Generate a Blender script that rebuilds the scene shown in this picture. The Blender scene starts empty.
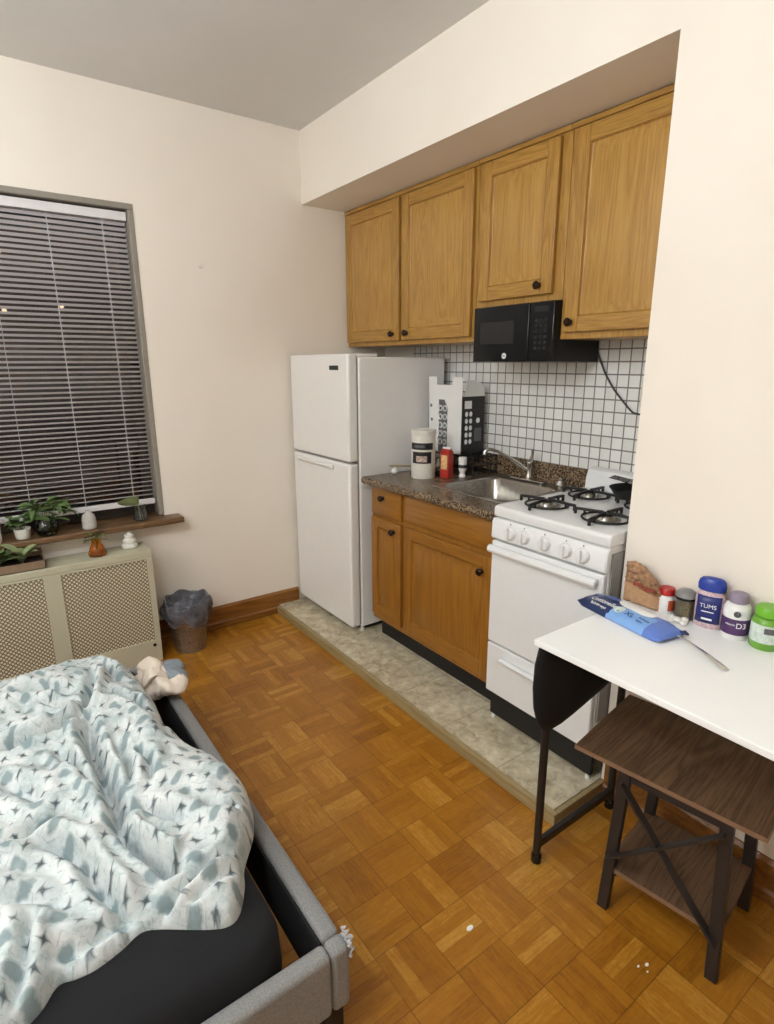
import bpy, math, random
import numpy as np
from mathutils import Vector, Matrix, noise
random.seed(7)
sc = bpy.context.scene
COL = sc.collection
PI = math.pi
R = math.radians

# ------------------------------------------------------------------ mesh builder
class MB:
    def __init__(s): s.v = []; s.f = []; s.m = []
    def add(s, vs, fs, m=0):
        n = len(s.v); s.v += [tuple(p) for p in vs]
        for f in fs: s.f.append(tuple(i + n for i in f)); s.m.append(m)
        return s
    def box(s, x0, x1, y0, y1, z0, z1, m=0):
        if x0 > x1: x0, x1 = x1, x0
        if y0 > y1: y0, y1 = y1, y0
        if z0 > z1: z0, z1 = z1, z0
        vs = [(x0,y0,z0),(x1,y0,z0),(x1,y1,z0),(x0,y1,z0),(x0,y0,z1),(x1,y0,z1),(x1,y1,z1),(x0,y1,z1)]
        return s.add(vs, [(3,2,1,0),(4,5,6,7),(0,1,5,4),(1,2,6,5),(2,3,7,6),(3,0,4,7)], m)
    def hexa(s, b, t, m=0):
        return s.add(list(b) + list(t), [(3,2,1,0),(4,5,6,7),(0,1,5,4),(1,2,6,5),(2,3,7,6),(3,0,4,7)], m)
    def prism(s, poly, axis, a, b, m=0):
        n = len(poly)
        def P(u, w, t):
            return (t,u,w) if axis == 'x' else ((u,t,w) if axis == 'y' else (u,w,t))
        vs = [P(u,w,a) for u,w in poly] + [P(u,w,b) for u,w in poly]
        fs = [tuple(range(n))[::-1], tuple(range(n,2*n))] + [(i,(i+1)%n,n+(i+1)%n,n+i) for i in range(n)]
        return s.add(vs, fs, m)
    def tube(s, pts, r, n=8, m=0, closed=False):
        pts = [Vector(p) for p in pts]; k = len(pts)
        rr = r if isinstance(r, (list,tuple)) else [r]*k
        vs = []; up = Vector((0,0,1)); prev = None
        for i,p in enumerate(pts):
            if closed: d = pts[(i+1)%k] - pts[i-1]
            else: d = pts[min(i+1,k-1)] - pts[max(i-1,0)]
            d.normalize()
            if prev is None:
                a = d.cross(up)
                if a.length < .05: a = d.cross(Vector((1,0,0)))
            else: a = prev - d*prev.dot(d)
            a.normalize(); prev = a; b = d.cross(a)
            for j in range(n):
                t = 2*PI*j/n; vs.append(p + a*math.cos(t)*rr[i] + b*math.sin(t)*rr[i])
        fs = []
        for i in range(k if closed else k-1):
            for j in range(n):
                q = (i+1) % k
                fs.append((i*n+j, i*n+(j+1)%n, q*n+(j+1)%n, q*n+j))
        if not closed: fs += [tuple(range(n))[::-1], tuple(range((k-1)*n, k*n))]
        return s.add(vs, fs, m)
    def bar(s, a, b, w, h, up=(0,0,1), m=0):
        a = Vector(a); b = Vector(b); d = (b-a).normalized(); u = Vector(up)
        x = d.cross(u).normalized()*w/2; y = x.cross(d).normalized()*h/2
        return s.hexa([a-x-y,a+x-y,a+x+y,a-x+y],[b-x-y,b+x-y,b+x+y,b-x+y], m)
    def lathe(s, prof, c=(0,0,0), n=24, m=0, axis='z', sx=1, sy=1):
        vs = []; k = len(prof)
        for r,z in prof:
            for j in range(n):
                t = 2*PI*j/n; x,y = r*math.cos(t)*sx, r*math.sin(t)*sy
                p = (x,y,z) if axis == 'z' else ((z,x,y) if axis == 'x' else (y,z,x))
                vs.append((p[0]+c[0],p[1]+c[1],p[2]+c[2]))
        fs = [(i*n+j, i*n+(j+1)%n, (i+1)*n+(j+1)%n, (i+1)*n+j) for i in range(k-1) for j in range(n)]
        fs += [tuple(range(n))[::-1], tuple(range((k-1)*n,k*n))]
        return s.add(vs, fs, m)
    def surf(s, fn, nu, nv, m=0, closeu=False):
        vs = [fn(i/(nu if closeu else nu-1), j/(nv-1)) for i in range(nu) for j in range(nv)]
        fs = []
        for i in range(nu if closeu else nu-1):
            for j in range(nv-1):
                q = (i+1) % nu
                fs.append((i*nv+j, q*nv+j, q*nv+j+1, i*nv+j+1))
        return s.add(vs, fs, m)
    def leaf(s, base, d, L, W, droop=.3, m=0, roll=0):
        base = Vector(base); d = Vector(d).normalized(); side = d.cross(Vector((0,0,1)))
        if side.length < .1: side = Vector((1,0,0))
        side.normalize(); side = Matrix.Rotation(roll,3,d) @ side
        n = side.cross(d); vs = []; K = 6
        for i in range(K+1):
            t = i/K; w = W*math.sin(PI*min(1,t*.92+.05))**.8/2
            c = base + d*L*t + Vector((0,0,-droop*L*t*t))
            vs += [c - side*w + n*w*.35, c, c + side*w + n*w*.35]
        fs = []
        for i in range(K):
            a = i*3; fs += [(a,a+1,a+4,a+3),(a+1,a+2,a+5,a+4)]
        return s.add(vs, fs, m)
    def build(s, name, mats, parent=None, bevel=0, smooth=35, seg=2, thick=0, off=None):
        me = bpy.data.meshes.new(name)
        o_ = ORG.get(parent.name, (0,0,0)) if parent is not None else (off or (0,0,0))
        me.from_pydata([(x-o_[0],y-o_[1],z-o_[2]) for x,y,z in s.v], [], s.f)
        if not isinstance(mats, (list,tuple)): mats = [mats]
        for mm in mats: me.materials.append(mm)
        me.polygons.foreach_set('material_index', s.m)
        import bmesh
        bm = bmesh.new(); bm.from_mesh(me); bmesh.ops.recalc_face_normals(bm, faces=bm.faces); bm.to_mesh(me); bm.free()
        if smooth:
            me.polygons.foreach_set('use_smooth', [True]*len(me.polygons))
            me.set_sharp_from_angle(angle=R(smooth))
        me.update()
        ob = bpy.data.objects.new(name, me); COL.objects.link(ob)
        if parent is not None:
            ob.parent = parent; ORG[ob.name] = o_
        else: ob.location = o_; ORG[ob.name] = o_
        if thick:
            md = ob.modifiers.new('t','SOLIDIFY'); md.thickness = thick
        if bevel:
            md = ob.modifiers.new('b','BEVEL'); md.width = bevel; md.segments = seg; md.limit_method = 'ANGLE'; md.angle_limit = R(40)
            md.harden_normals = False
        return ob
ORG = {}
def thing(name, label, cat, loc, rz=0, group=None, world=True):
    o = bpy.data.objects.new(name, None); COL.objects.link(o); o.empty_display_size = .05
    o.location = loc; o.rotation_euler = (0,0,rz); o['label'] = label; o['category'] = cat
    if group: o['group'] = group
    ORG[o.name] = tuple(loc) if world else (0,0,0)
    return o
def tag(o, label, cat, group=None):
    o['label'] = label; o['category'] = cat
    if group: o['group'] = group
    return o
def struct(o): o['kind'] = 'structure'; return o
def copy_obj(o, parent=None):
    c = o.copy(); COL.objects.link(c); c.parent = parent if parent is not None else o.parent
    return c

# ------------------------------------------------------------------ materials
class NT:
    def __init__(s, name):
        s.mat = bpy.data.materials.new(name); s.mat.use_nodes = True
        s.t = s.mat.node_tree; s.b = s.t.nodes['Principled BSDF']; s.out = s.t.nodes['Material Output']
    def n(s, typ, **kw):
        nd = s.t.nodes.new(typ)
        for k,v in kw.items(): setattr(nd, k, v)
        return nd
    def link(s, a, b): s.t.links.new(a, b)
    def put(s, sock, v):
        if hasattr(v, 'is_output') or isinstance(v, bpy.types.NodeSocket): s.link(v, sock)
        else: sock.default_value = v
    def m(s, op, a, b=None, c=None, clamp=False):
        nd = s.n('ShaderNodeMath', operation=op); nd.use_clamp = clamp
        s.put(nd.inputs[0], a)
        if b is not None: s.put(nd.inputs[1], b)
        if c is not None: s.put(nd.inputs[2], c)
        return nd.outputs[0]
    def coord(s, kind='Object'): return s.n('ShaderNodeTexCoord').outputs[kind]
    def sep(s, v):
        nd = s.n('ShaderNodeSeparateXYZ'); s.link(v, nd.inputs[0]); return nd.outputs
    def comb(s, x, y, z=0.0):
        nd = s.n('ShaderNodeCombineXYZ')
        for i,q in enumerate((x,y,z)): s.put(nd.inputs[i], q)
        return nd.outputs[0]
    def mapping(s, v, scale=(1,1,1), loc=(0,0,0), rot=(0,0,0)):
        nd = s.n('ShaderNodeMapping'); s.link(v, nd.inputs[0])
        nd.inputs['Scale'].default_value = scale; nd.inputs['Location'].default_value = loc; nd.inputs['Rotation'].default_value = rot
        return nd.outputs[0]
    def noise(s, v, scale, detail=3, rough=.5, dist=0):
        nd = s.n('ShaderNodeTexNoise'); s.link(v, nd.inputs['Vector'])
        nd.inputs['Scale'].default_value = scale; nd.inputs['Detail'].default_value = detail
        nd.inputs['Roughness'].default_value = rough; nd.inputs['Distortion'].default_value = dist
        return nd.outputs['Fac']
    def white(s, v):
        nd = s.n('ShaderNodeTexWhiteNoise'); s.link(v, nd.inputs['Vector']); return nd.outputs['Value']
    def ramp(s, fac, stops):
        nd = s.n('ShaderNodeValToRGB'); s.link(fac, nd.inputs[0]); e = nd.color_ramp.elements
        while len(e) < len(stops): e.new(.5)
        for el,(p,c) in zip(e, stops): el.position = p; el.color = (*c,1) if len(c) == 3 else c
        return nd.outputs[0]
    def mix(s, fac, a, b, blend='MIX'):
        nd = s.n('ShaderNodeMix', data_type='RGBA', blend_type=blend)
        s.put(nd.inputs[0], fac); s.put(nd.inputs[6], a if not isinstance(a, tuple) else (*a,1)[:4]); s.put(nd.inputs[7], b if not isinstance(b, tuple) else (*b,1)[:4])
        return nd.outputs[2]
    def col(s, v): s.put(s.b.inputs['Base Color'], v if not isinstance(v, tuple) else (*v,1)[:4]); return s
    def rough(s, v): s.put(s.b.inputs['Roughness'], v); return s
    def metal(s, v): s.b.inputs['Metallic'].default_value = v; return s
    def bump(s, h, strength=.3, dist=.002):
        nd = s.n('ShaderNodeBump'); nd.inputs['Strength'].default_value = strength; nd.inputs['Distance'].default_value = dist
        s.link(h, nd.inputs['Height']); s.link(nd.outputs[0], s.b.inputs['Normal']); return s
def lin(r,g,b):
    f = lambda c: (c/255/12.92) if c/255 <= .04045 else ((c/255+.055)/1.055)**2.4
    return (f(r),f(g),f(b))
def plain(name, c, rough=.5, metal=0, noise_amt=.06, nscale=40, bump=0):
    n = NT(name); v = n.coord()
    f = n.noise(v, nscale, 3)
    a = tuple(max(0,x*(1-noise_amt)) for x in c); b = tuple(min(1,x*(1+noise_amt)) for x in c)
    n.col(n.ramp(f, [(.3,a),(.7,b)])).rough(rough).metal(metal)
    if bump: n.bump(f, bump, .001)
    return n.mat
def glassy(name, c, rough=.03, ior=1.45):
    n = NT(name); n.col(c).rough(rough)
    n.b.inputs['Transmission Weight'].default_value = 1; n.b.inputs['IOR'].default_value = ior
    return n.mat

def oak(name, axis, light=(184,140,68), dark=(142,98,40), scale=1.0, seed=0, rough=.33):
    n = NT(name); v = n.coord()
    sx = {'z':(1,1,.07),'y':(1,.07,1),'x':(.07,1,1)}[axis]
    v1 = n.mapping(v, scale=tuple(a*scale for a in sx), loc=(seed,seed*.7,seed*.3))
    big = n.noise(v1, 9, 2, .5, 1.2)
    w = n.m('FRACT', n.m('MULTIPLY', big, 9.0))
    w2 = n.m('ABSOLUTE', n.m('SUBTRACT', w, .5))
    fine = n.noise(v1, 130, 3, .6)
    t = n.m('ADD', n.m('MULTIPLY', w2, .7), n.m('MULTIPLY', fine, .75))
    c = n.ramp(t, [(.2,lin(*dark)),(.42,lin(*[(a+b)/2 for a,b in zip(light,dark)])),(.75,lin(*light))])
    n.col(c).rough(rough); n.bump(fine, .12, .001)
    return n.mat

M = {}
# painted wall
n = NT('wall_paint'); v = n.coord(); f = n.noise(v, 2.2, 3); f2 = n.noise(v, 60, 3)
n.col(n.ramp(f, [(.3,lin(238,227,212)),(.7,lin(242,232,218))])).rough(.62); n.bump(f2, .08, .002); M['wall'] = n.mat
n = NT('ceiling_paint'); v = n.coord(); f = n.noise(v, 2.0, 3)
n.col(n.ramp(f, [(.3,lin(216,212,206)),(.7,lin(222,218,212))])).rough(.8); M['ceil'] = n.mat
# parquet of square blocks of five fingers
def parquet():
    n = NT('parquet'); v = n.coord('Object'); x,y,z = n.sep(v); P = .155
    u = n.m('DIVIDE', n.m('ADD', x, .422+P*40), P); w = n.m('DIVIDE', n.m('ADD', y, 2.35+P*40), P)
    iu = n.m('FLOOR', u); iw = n.m('FLOOR', w); fu = n.m('FRACT', u); fw = n.m('FRACT', w)
    par = n.m('MODULO', n.m('ADD', iu, iw), 2.0)
    # across coordinate / along coordinate
    mixf = lambda a,b: n.m('ADD', n.m('MULTIPLY', a, par), n.m('MULTIPLY', b, n.m('SUBTRACT', 1.0, par)))
    ac = mixf(fw, fu); al = mixf(fu, fw)
    s5 = n.m('MULTIPLY', ac, 5.0); idx = n.m('FLOOR', s5); fs = n.m('FRACT', s5)
    rnd = n.white(n.comb(n.m('ADD', iu, n.m('MULTIPLY', idx, .13)), iw, par))
    blk = n.white(n.comb(iu, iw, 3.3))
    gv = n.comb(n.m('ADD', n.m('MULTIPLY', ac, 1.0), n.m('MULTIPLY', rnd, 7.0)), n.m('ADD', n.m('MULTIPLY', al, .10), n.m('MULTIPLY', blk, 9.0)), 0.0)
    g = n.noise(gv, 22, 4, .65)
    g2 = n.noise(v, 3.0, 3, .5)
    spot = n.noise(v, 34, 5, .8)
    t = n.m('ADD', n.m('ADD', n.m('MULTIPLY', rnd, .24), n.m('MULTIPLY', blk, .14)), n.m('ADD', n.m('MULTIPLY', g, .48), n.m('MULTIPLY', spot, .36)))
    c = n.ramp(t, [(.30,lin(120,70,12)),(.50,lin(158,101,21)),(.66,lin(174,116,29)),(.88,lin(208,156,66))])
    c = n.mix(n.m('MULTIPLY', g2, .35), c, lin(116,66,26))
    e = n.m('MINIMUM', fs, n.m('SUBTRACT', 1.0, fs)); ln = n.m('LESS_THAN', e, .035)
    eb = n.m('MINIMUM', n.m('MINIMUM', fu, n.m('SUBTRACT',1.0,fu)), n.m('MINIMUM', fw, n.m('SUBTRACT',1.0,fw)))
    lb = n.m('LESS_THAN', eb, .010)
    blur = n.noise(v, 5.0, 3, .6); c = n.mix(n.m('MULTIPLY', ln, n.m('MULTIPLY', blur, .30)), c, lin(70,40,10)); c = n.mix(n.m('MULTIPLY', lb, n.m('MULTIPLY', blur, .75)), c, lin(62,36,10))
    n.col(c).rough(n.m('ADD', n.m('MULTIPLY', spot, .25), .24))
    n.bump(n.m('ADD', n.m('MULTIPLY', g, .3), n.m('MULTIPLY', n.m('MAXIMUM', ln, lb), -1.0)), .25, .0015)
    n.b.inputs['Specular IOR Level'].default_value = .45
    return n.mat
M['parquet'] = parquet()
# kitchen wall tiles
def tiles():
    n = NT('backsplash_tile'); v = n.coord(); x,y,z = n.sep(v); P = .0535
    a = n.m('DIVIDE', n.m('ADD', y, 10), P); b = n.m('DIVIDE', n.m('ADD', z, 10.012), P)
    fa = n.m('FRACT', a); fb = n.m('FRACT', b)
    e = n.m('MINIMUM', n.m('MINIMUM', fa, n.m('SUBTRACT',1.0,fa)), n.m('MINIMUM', fb, n.m('SUBTRACT',1.0,fb)))
    g = n.m('LESS_THAN', e, .055)
    rnd = n.white(n.comb(n.m('FLOOR',a), n.m('FLOOR',b), 1.0)); ns = n.noise(v, 60, 4, .6)
    t = n.m('ADD', n.m('MULTIPLY', rnd, .5), n.m('MULTIPLY', ns, .5))
    c = n.ramp(t, [(.1,lin(222,219,214)),(.5,lin(233,231,226)),(.9,lin(242,240,236))])
    c = n.mix(g, c, lin(132,127,121))
    n.col(c).rough(n.m('ADD', .3, n.m('MULTIPLY', g, .5))); n.bump(n.m('SUBTRACT', 1.0, g), .4, .0015)
    return n.mat
M['tile'] = tiles()
def vinyl():
    n = NT('vinyl_tile'); v = n.coord(); x,y,z = n.sep(v); P = .313
    b = n.m('DIVIDE', n.m('ADD', y, 1.28+P*20), P); fb = n.m('FRACT', b)
    a = n.m('DIVIDE', n.m('ADD', x, .28+P*20+.02), P); fa = n.m('FRACT', a)
    e = n.m('MINIMUM', n.m('MINIMUM', fb, n.m('SUBTRACT',1.0,fb)), n.m('MINIMUM', fa, n.m('SUBTRACT',1.0,fa)))
    g = n.m('LESS_THAN', e, .006)
    s1 = n.noise(v, 22, 5, .65, .6); s2 = n.noise(v, 7, 4, .6, .8)
    t = n.m('ADD', n.m('MULTIPLY', s1, .6), n.m('MULTIPLY', s2, .4))
    c = n.ramp(t, [(.36,lin(158,143,114)),(.5,lin(200,187,158)),(.64,lin(226,216,192))])
    c = n.mix(n.m('MULTIPLY', g, .55), c, lin(110,98,76))
    n.col(c).rough(.42); n.bump(s1, .06, .001); return n.mat
M['vinyl'] = vinyl()
def granite():
    n = NT('speckled_laminate'); v = n.coord()
    vo = n.n('ShaderNodeTexVoronoi'); vo.inputs['Scale'].default_value = 160; n.link(v, vo.inputs['Vector'])
    sep = n.n('ShaderNodeSeparateColor'); n.link(vo.outputs['Color'], sep.inputs[0])
    ns = n.noise(v, 90, 4, .7)
    t = n.m('ADD', n.m('MULTIPLY', sep.outputs[0], .55), n.m('MULTIPLY', ns, .45))
    c = n.ramp(t, [(.25,lin(44,34,26)),(.42,lin(86,68,50)),(.55,lin(118,98,76)),(.72,lin(150,128,100)),(.85,lin(92,74,56))])
    n.col(c).rough(.26); return n.mat
M['granite'] = granite()
M['oak_v'] = oak('oak_upright_grain','z',scale=1.5); M['oak_h'] = oak('oak_level_grain','y',scale=1.5)
M['oak_panel'] = oak('oak_panel_grain','z', light=(190,146,76), dark=(156,112,52), scale=1.1, seed=3)
M['oak_low_v'] = oak('oak_low_upright','z', light=(158,106,38), dark=(130,82,24), scale=.9, seed=5)
M['oak_low_h'] = oak('oak_low_level','y', light=(158,106,38), dark=(130,82,24), scale=.9, seed=6)
M['base_wood'] = oak('parquet_baseboard','x', light=(146,96,42), dark=(100,60,22), scale=.5, seed=9)
M['sill_wood'] = oak('sill_wood','x', light=(122,92,62), dark=(76,54,34), scale=1.2, seed=11)
M['trim_strip'] = oak('threshold_wood','y', light=(168,148,106), dark=(138,116,76), scale=1.0, seed=13, rough=.5)
M['stool_wood'] = oak('stool_board','x', light=(122,92,70), dark=(66,44,30), scale=.9, seed=15, rough=.5)
M['stool_edge'] = plain('stool_edge_band', lin(128,98,74), .55)
M['white_fridge'] = plain('white_appliance', lin(236,232,227), .32, nscale=20, noise_amt=.01, bump=.02)
M['white_stove'] = plain('white_enamel', lin(232,231,229), .18, noise_amt=.01)
M['gray_gasket'] = plain('grey_gasket', lin(150,147,143), .6)
M['badge'] = plain('dark_badge', lin(22,30,28), .35)
M['black_gloss'] = plain('black_gloss_plastic', lin(14,14,15), .18)
M['black_matte'] = plain('black_matte', lin(20,19,19), .6)
M['black_metal'] = plain('black_powder_metal', lin(30,26,25), .42, nscale=200, noise_amt=.15)
M['black_iron'] = plain('black_cast_iron', lin(22,21,21), .5, nscale=120, noise_amt=.2, bump=.2)
M['stool_metal'] = plain('dark_brown_metal', lin(40,33,29), .5, nscale=150, noise_amt=.12)
M['bronze'] = plain('dark_bronze', lin(46,34,26), .3, metal=.7)
M['dark_glass'] = plain('oven_window_glass', lin(44,42,42), .12)
M['button'] = plain('faint_button', lin(24,24,26), .3)
M['chrome'] = plain('chrome', lin(200,198,194), .14, metal=1)
def steel():
    n = NT('brushed_steel'); v = n.mapping(n.coord(), scale=(1,14,1)); f = n.noise(v, 40, 3)
    n.col(n.ramp(f, [(.3,lin(150,146,138)),(.7,lin(186,182,174))])).metal(1).rough(.3); n.bump(f,.05,.001); return n.mat
M['steel'] = steel()
M['table_white'] = plain('white_laminate', lin(246,245,242), .28, noise_amt=.008, nscale=8)
M['fabric_black'] = plain('black_fabric', lin(16,15,16), .9, nscale=300, noise_amt=.3)
M['grey_felt'] = plain('grey_upholstery', lin(132,130,127), .95, nscale=260, noise_amt=.22, bump=.5)
M['grey_felt'].node_tree.nodes['Principled BSDF'].inputs['Sheen Weight'].default_value = .15
M['sheet_black'] = plain('black_sheet', lin(16,16,18), .95, nscale=14, noise_amt=.12, bump=.3)
M['cream_cloth'] = plain('cream_cloth', lin(226,210,192), .9, nscale=30, bump=.4)
M['grey_cloth'] = plain('grey_blue_cloth', lin(134,142,148), .9, nscale=30, bump=.4)
M['blind'] = plain('blind_slat_white', lin(236,230,230), .45, noise_amt=.02)
M['blind_rail'] = plain('blind_rail_white', lin(226,222,220), .4, noise_amt=.02)
M['frame_grey'] = plain('window_frame_grey', lin(146,138,126), .5)
M['sash_dark'] = plain('sash_dark', lin(52,42,36), .5)
M['cover_paint'] = plain('radiator_cover_paint', lin(192,186,160), .5, nscale=160, noise_amt=.04, bump=.1)
def perforated():
    n = NT('perforated_sheet'); v = n.coord(); x,y,z = n.sep(v); P = .0205
    def cell(ox, oz):
        a = n.m('SUBTRACT', n.m('FRACT', n.m('DIVIDE', n.m('ADD', x, 10+ox*P), P)), .5)
        b = n.m('SUBTRACT', n.m('FRACT', n.m('DIVIDE', n.m('ADD', z, 10+oz*P), P)), .5)
        return n.m('SQRT', n.m('ADD', n.m('MULTIPLY', a, a), n.m('MULTIPLY', b, b)))
    d = n.m('MINIMUM', cell(0,0), cell(.5,.5))
    h = n.m('MULTIPLY', n.m('GREATER_THAN', d, .27), 1.0)
    web = n.m('LESS_THAN', n.m('MINIMUM', cell(.5,0), cell(0,.5)), .13)
    c = n.mix(h, lin(222,212,184), lin(88,72,50)); c = n.mix(n.m('MULTIPLY', n.m('MULTIPLY', web, h), .55), c, lin(200,190,160))
    n.col(c).rough(.55); n.bump(n.m('SUBTRACT', 1.0, h), .5, .002); return n.mat
M['perf'] = perforated()
def duvet_mat():
    n = NT('duvet_print'); at = n.n('ShaderNodeAttribute'); at.attribute_name = 'UVMap'
    uvn = n.n('ShaderNodeUVMap'); uv = uvn.outputs[0]; v = n.coord()
    x,y,_ = n.sep(uv); P = .047
    wob = n.noise(v, 9, 3, .5); wob2 = n.noise(n.mapping(v, loc=(5,3,1)), 9, 3, .5)
    x = n.m('ADD', x, n.m('MULTIPLY', n.m('SUBTRACT', wob, .5), .035)); y = n.m('ADD', y, n.m('MULTIPLY', n.m('SUBTRACT', wob2, .5), .035))
    a = n.m('DIVIDE', n.m('ADD', x, P*60), P); b = n.m('DIVIDE', n.m('ADD', y, P*60), P)
    ia = n.m('FLOOR', a); ib = n.m('FLOOR', b); fa = n.m('SUBTRACT', n.m('FRACT', a), .5); fb = n.m('SUBTRACT', n.m('FRACT', b), .5)
    k = n.m('MODULO', n.m('ADD', ia, ib), 3.0); blob = n.m('LESS_THAN', k, .5)
    d = n.m('SQRT', n.m('ADD', n.m('MULTIPLY', fa, fa), n.m('MULTIPLY', fb, fb)))
    ns = n.noise(v, 38, 4, .7)
    dd = n.m('ADD', d, n.m('MULTIPLY', n.m('SUBTRACT', ns, .5), .40))
    bm = n.m('MULTIPLY', blob, n.m('SUBTRACT', 1.0, n.m('SMOOTH_MIN', n.m('MULTIPLY', n.m('MAXIMUM', n.m('SUBTRACT', dd, .27), 0.0), 5.5), 1.0, .1), clamp=True))
    # star: |a*b| small near centre, four slender points
    aa = n.m('ABSOLUTE', fa); ab = n.m('ABSOLUTE', fb)
    st = n.m('ADD', n.m('POWER', aa, .5), n.m('POWER', ab, .5))
    sf = n.m('SUBTRACT', 1.0, n.m('DIVIDE', n.m('MAXIMUM', n.m('SUBTRACT', st, .44), 0.0), .30), clamp=True)
    star = n.m('MULTIPLY', n.m('SUBTRACT', 1.0, blob), sf)
    lnm = n.m('MAXIMUM', n.m('GREATER_THAN', aa, .475), n.m('GREATER_THAN', ab, .475))
    base = n.ramp(n.noise(v, 14, 5, .7), [(.32,lin(160,173,173)),(.48,lin(198,204,202)),(.66,lin(218,218,215))])
    c = n.mix(n.m('MULTIPLY', lnm, n.m('MULTIPLY', n.m('GREATER_THAN', ns, .52), .38)), base, lin(120,136,138))
    c = n.mix(n.m('MULTIPLY', bm, .80), c, lin(112,132,134))
    c = n.mix(n.m('MULTIPLY', star, n.m('ADD', n.m('MULTIPLY', ns, .9), .45), clamp=True), c, lin(70,82,86))
    n.col(c).rough(.85); n.bump(n.noise(v, 34, 5, .65), .55, .006); n.b.inputs['Sheen Weight'].default_value = .1
    return n.mat
M['duvet'] = duvet_mat()
M['paper'] = plain('kraft_paper', lin(188,146,108), .85, nscale=50, noise_amt=.15, bump=.6)
M['paper_dark'] = plain('crumpled_brown_wrap', lin(158,120,88), .8, nscale=90, noise_amt=.5, bump=1)
M['paper_red'] = plain('reddish_print', lin(150,72,52), .8, nscale=90, noise_amt=.3)
M['red'] = plain('red_plastic', lin(176,34,30), .35); M['white_pl'] = plain('white_plastic', lin(232,230,226), .35, noise_amt=.01)
M['orange_label'] = plain('orange_red_label', lin(190,84,48), .5); M['grey_lid'] = plain('grey_lid', lin(130,128,126), .4)
M['tums_blue'] = plain('royal_blue_plastic', lin(34,60,150), .35); M['tums_label'] = plain('dark_blue_label', lin(36,44,112), .4)
M['tablets'] = plain('pastel_tablets', lin(204,176,180), .5, nscale=220, noise_amt=.35)
M['purple'] = plain('purple_label', lin(80,48,96), .4); M['mauve'] = plain('mauve_grey_lid', lin(140,128,146), .4)
M['green'] = plain('lime_green_plastic', lin(112,178,44), .35); M['green_dark'] = plain('green_tint_plastic', lin(112,166,60), .3)
M['label_pale'] = plain('pale_green_label', lin(206,218,208), .5, nscale=70, noise_amt=.15)
M['toothpicks'] = plain('cotton_sticks', lin(196,170,128), .7, nscale=150, noise_amt=.3)
M['wipe_navy'] = plain('navy_film', lin(34,50,92), .3); M['wipe_blue'] = plain('light_blue_film', lin(126,168,222), .3, nscale=30)
M['wipe_mid'] = plain('mid_blue_film', lin(92,122,196), .28)
M['leaf'] = plain('leaf_green', lin(88,110,62), .5, nscale=30, noise_amt=.3); M['leaf2'] = plain('leaf_pale_green', lin(138,150,104), .5, nscale=30, noise_amt=.25)
M['soil'] = plain('dark_soil', lin(54,40,30), .9, nscale=90, noise_amt=.5, bump=1)
M['card'] = plain('brown_cardboard', lin(138,114,90), .85, nscale=30, noise_amt=.12)
M['amber'] = glassy('amber_glass', lin(255,196,84), .04); M['clear'] = glassy('clear_glass', lin(235,240,238), .03)
M['green_glass'] = glassy('greenish_glass', lin(150,160,130), .05)
M['stone'] = plain('pale_stone', lin(190,184,176), .6, nscale=60, noise_amt=.1)
M['stone_w'] = plain('white_ceramic', lin(226,222,212), .4)
M['canister'] = plain('white_canister', lin(224,218,206), .45, nscale=60, noise_amt=.05)
M['label_black'] = plain('black_label', lin(28,27,28), .4)
M['food'] = plain('food_photo', lin(190,164,150), .5, nscale=90, noise_amt=.5)
M['carton_red'] = plain('red_carton', lin(176,46,34), .45); M['carton_yel'] = plain('yellow_panel', lin(226,186,128), .5, nscale=90, noise_amt=.2)
def binmetal():
    n = NT('patterned_tin'); v = n.mapping(n.coord(), scale=(1,1,1)); x,y,z = n.sep(v)
    f = n.m('SINE', n.m('MULTIPLY', z, 520.0)); f2 = n.noise(v, 240, 2)
    n.col(n.ramp(f2, [(.3,lin(98,86,76)),(.7,lin(196,186,174))])).metal(.9).rough(.32); n.bump(n.m('MULTIPLY', f, .6), .6, .003); return n.mat
M['tin'] = binmetal()
n = NT('grey_film_bag'); v = n.coord(); f = n.noise(v, 22, 4, .6)
n.col(n.ramp(f, [(.3,lin(62,62,68)),(.7,lin(122,122,130))])).rough(.25); n.b.inputs['Alpha'].default_value = .82; n.bump(f, .8, .01); M['bag'] = n.mat
n = NT('clear_film'); n.col(lin(220,222,224)).rough(.15); n.b.inputs['Alpha'].default_value = .55; M['film'] = n.mat
n = NT('window_pane'); tr = n.n('ShaderNodeBsdfTransparent'); tr.inputs[0].default_value = (.85,.85,.85,1); gl = n.n('ShaderNodeBsdfGlossy'); gl.inputs['Roughness'].default_value = .02
fr = n.n('ShaderNodeFresnel'); fr.inputs[0].default_value = 1.5; mx = n.n('ShaderNodeMixShader'); n.link(n.m('MULTIPLY', fr.outputs[0], 1.6, clamp=True), mx.inputs[0]); n.link(tr.outputs[0], mx.inputs[1]); n.link(gl.outputs[0], mx.inputs[2]); n.link(mx.outputs[0], n.out.inputs[0]); M['pane'] = n.mat
n = NT('night_brick'); bt = n.n('ShaderNodeTexBrick'); vv = n.coord(); xx,yy,zz = n.sep(vv); n.link(n.comb(xx,zz,0.0), bt.inputs['Vector']); bt.inputs['Scale'].default_value = 3.2
bt.inputs['Color1'].default_value = (*lin(110,62,44),1); bt.inputs['Color2'].default_value = (*lin(90,52,40),1); bt.inputs['Mortar'].default_value = (*lin(70,60,54),1)
n.col(bt.outputs[0]).rough(.9); M['brick'] = n.mat
def emis(name, c, s):
    n = NT(name); n.col((0,0,0)); n.b.inputs['Emission Color'].default_value = (*c,1); n.b.inputs['Emission Strength'].default_value = s; return n.mat
M['lit'] = emis('lit_window_glow', (1,.72,.45), 1.4); M['cable'] = plain('grey_cable', lin(62,60,58), .5)
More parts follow.
